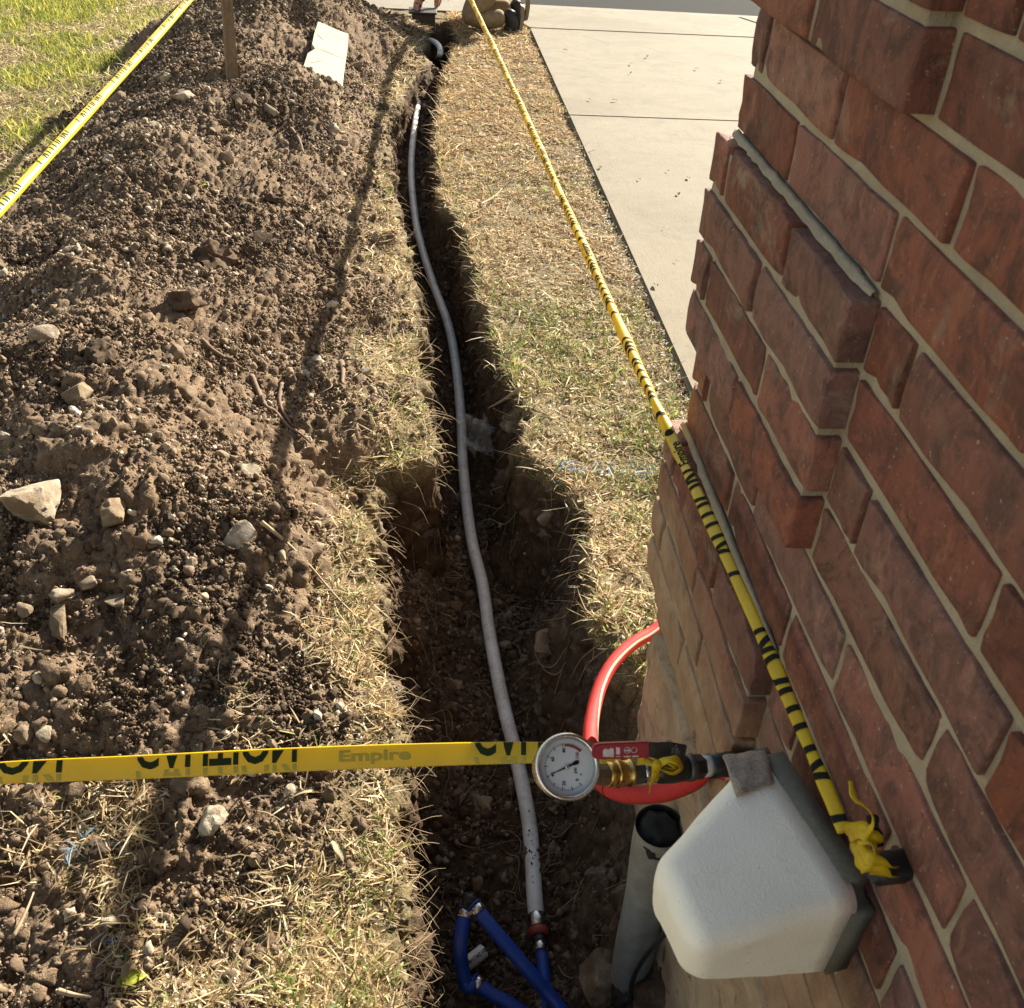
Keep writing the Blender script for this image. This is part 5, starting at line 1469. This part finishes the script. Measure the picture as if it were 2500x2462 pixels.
# ------------------------------------------------------------------ kneeling person at the far end of the trench
zgp = float(zg(7.2))
def skin(name, nodes, edges, m, parent, sub=2):
    me = bpy.data.meshes.new(name)
    me.from_pydata([n[0] for n in nodes], edges, [])
    o = bpy.data.objects.new(name, me); link(o, parent)
    if parent is not None: o.matrix_parent_inverse = Matrix.Translation(parent.location).inverted()
    md = o.modifiers.new('skin', 'SKIN'); md.use_smooth_shade = True
    for i, n in enumerate(nodes):
        sv = me.skin_vertices[0].data[i]; r_ = n[1]
        sv.radius = r_ if isinstance(r_, tuple) else (r_, r_)
        sv.use_root = (i == 0)
    md2 = o.modifiers.new('sub', 'SUBSURF'); md2.levels = sub; md2.render_levels = sub
    me.materials.append(m); return o
pr = empty('person', (.4, 7.25, zgp), 'kneeling person in brown trousers reaching into the trench end', 'person')
z0 = zgp
def W(x, y, z): return (x, y, z0+z)
hl = pd(1004, 40, 6.62); hr = pd(1062, 20, 6.68)
wl_, wr_ = (hl.x+.055, hl.y+.03, hl.z+.10), (hr.x+.03, hr.y+.04, hr.z+.085)
N = [(W(.52, 7.32, .46), (.15, .13)), (W(.40, 7.32, .60), (.15, .12)), (W(.24, 7.32, .74), (.16, .13)), (W(.12, 7.32, .84), (.12, .10)), (W(.05, 7.32, .90), .055), (W(-.01, 7.32, .95), .085), (W(-.07, 7.32, 1.03), .10),
     (W(.16, 7.14, .80), .062), (W(.16, 7.10, .50), .046), (wl_, .027),
     (W(.16, 7.50, .80), .062), (W(.12, 7.46, .47), .046), (wr_, .027)]
Ed = [(0, 1), (1, 2), (2, 3), (3, 4), (4, 5), (5, 6), (3, 7), (7, 8), (8, 9), (3, 10), (10, 11), (11, 12)]
def hand(N, Ed, wrist_i, tip, out):
    w_ = Vector(N[wrist_i][0]); d_ = (tip-w_).normalized(); s_ = d_.cross(Vector((0, 1, 0))).normalized()
    s_ = Vector((0, 1, 0))-d_*d_.y; s_.normalize()
    palm = w_+d_*.055; pi = len(N); N.append((tuple(palm), (.036, .018))); Ed.append((wrist_i, pi))
    for k, (off, L_) in enumerate(((-.030, .062), (-.010, .074), (.010, .070), (.030, .055))):
        a = palm+d_*.030+s_*off; b = a+d_*(L_*.5)+out*.010; c = b+d_*(L_*.42)+out*.028
        i = len(N); N += [(tuple(a), .0095), (tuple(b), .0088), (tuple(c), .0075)]
        Ed += [(pi, i), (i, i+1), (i+1, i+2)]
    a = palm-d_*.012-s_*.040; b = a+d_*.035-s_*.018+out*.012; i = len(N)
    N += [(tuple(a), .011), (tuple(b), .0085)]; Ed += [(pi, i), (i, i+1)]
hand(N, Ed, 9, Vector(hl)-Vector((.01, 0, .06)), Vector((.35, 0, -.9)).normalized())
hand(N, Ed, 12, Vector(hr)-Vector((.01, 0, .06)), Vector((-.2, 0, -.95)).normalized())
body = skin('body', N, Ed, M['skin'], pr)
tr = skin('trousers', [(W(.54, 7.32, .46), (.165, .15)), (W(.53, 7.22, .42), .105), (W(.40, 7.14, .22), .092), (W(.285, 7.09, .065), .075), (W(.40, 7.11, .062), .066), (W(.535, 7.13, .075), .055),
                       (W(.53, 7.42, .42), .105), (W(.43, 7.44, .22), .092), (W(.33, 7.46, .065), .075), (W(.45, 7.47, .062), .066), (W(.60, 7.48, .075), .055)],
          [(0, 1), (1, 2), (2, 3), (3, 4), (4, 5), (0, 6), (6, 7), (7, 8), (8, 9), (9, 10)], M['pants'], pr)
skin('shirt', [(W(.50, 7.32, .52), (.165, .145)), (W(.38, 7.32, .63), (.165, .14)), (W(.24, 7.32, .75), (.175, .145)), (W(.12, 7.32, .85), (.12, .10)), (W(.16, 7.13, .79), .078), (W(.16, 7.11, .62), .066),
               (W(.16, 7.51, .79), .078), (W(.14, 7.48, .62), .066)], [(0, 1), (1, 2), (2, 3), (3, 4), (4, 5), (3, 6), (6, 7)], M['shirt'], pr)
skin('hair', [(W(-.02, 7.32, 1.02), .09), (W(-.085, 7.32, 1.085), .095), (W(-.12, 7.32, 1.06), .07)], [(0, 1), (1, 2)], M['hair'], pr)
def boot(x, y):
    b = skin('boot', [(W(x-.06, y, .075), .052), (W(x, y, .082), .055), (W(x+.035, y, .10), .048), (W(x+.02, y-.005, .015), .044), (W(x-.055, y-.01, -.0), .038)], [(0, 1), (1, 2), (1, 3), (3, 4)], M['boot'], pr)
    bm = bmesh.new()
    prof = [(.058, -.02), (.072, .03), (.078, .09), (.074, .145), (.052, .155), (.054, .09), (.050, .03), (.040, -.02)]
    A = [bm.verts.new(W(x+a, y-.042, c)) for a, c in prof]; B = [bm.verts.new(W(x+a, y+.042, c)) for a, c in prof]
    bm.faces.new(A); bm.faces.new(B[::-1])
    for k in range(len(prof)): bm.faces.new((A[k], B[k], B[(k+1) % len(prof)], A[(k+1) % len(prof)]))
    bm_obj('boot_sole', bm, M['sole'], pr)
boot(.575, 7.14); boot(.64, 7.49)
wv = Vector(wl_); dv = (Vector(hl)-wv).normalized()
lathe('wrist_watch', [(.029, -.012), (.033, -.010), (.033, .010), (.029, .012)], axis_matrix(wv-dv*.01, dv), M['black'], pr, 20)
# dark box held by the worker
bx = empty('meter_box', pd(1040, 50, 6.60), 'dark brown plastic box gripped by the kneeling person', 'box')
c_ = pd(1038, 46, 6.62)
bm = bmesh.new(); box_bm(bm, (c_.x-.085, c_.y-.06, c_.z-.15), (c_.x+.065, c_.y+.08, c_.z+.035), .006); bm_obj('box_body', bm, M['boxbrown'], bx)
bm = bmesh.new(); box_bm(bm, (c_.x-.105, c_.y-.075, c_.z+.037), (c_.x+.075, c_.y+.095, c_.z+.050), .004); bm_obj('lid', bm, M['boxbrown'], bx)

sc_ = scene.cycles
for k_, v_ in dict(max_bounces=7, diffuse_bounces=4, glossy_bounces=3, transmission_bounces=4, transparent_max_bounces=8, caustics_reflective=False, caustics_refractive=False).items():
    try: setattr(sc_, k_, v_)
    except Exception: pass
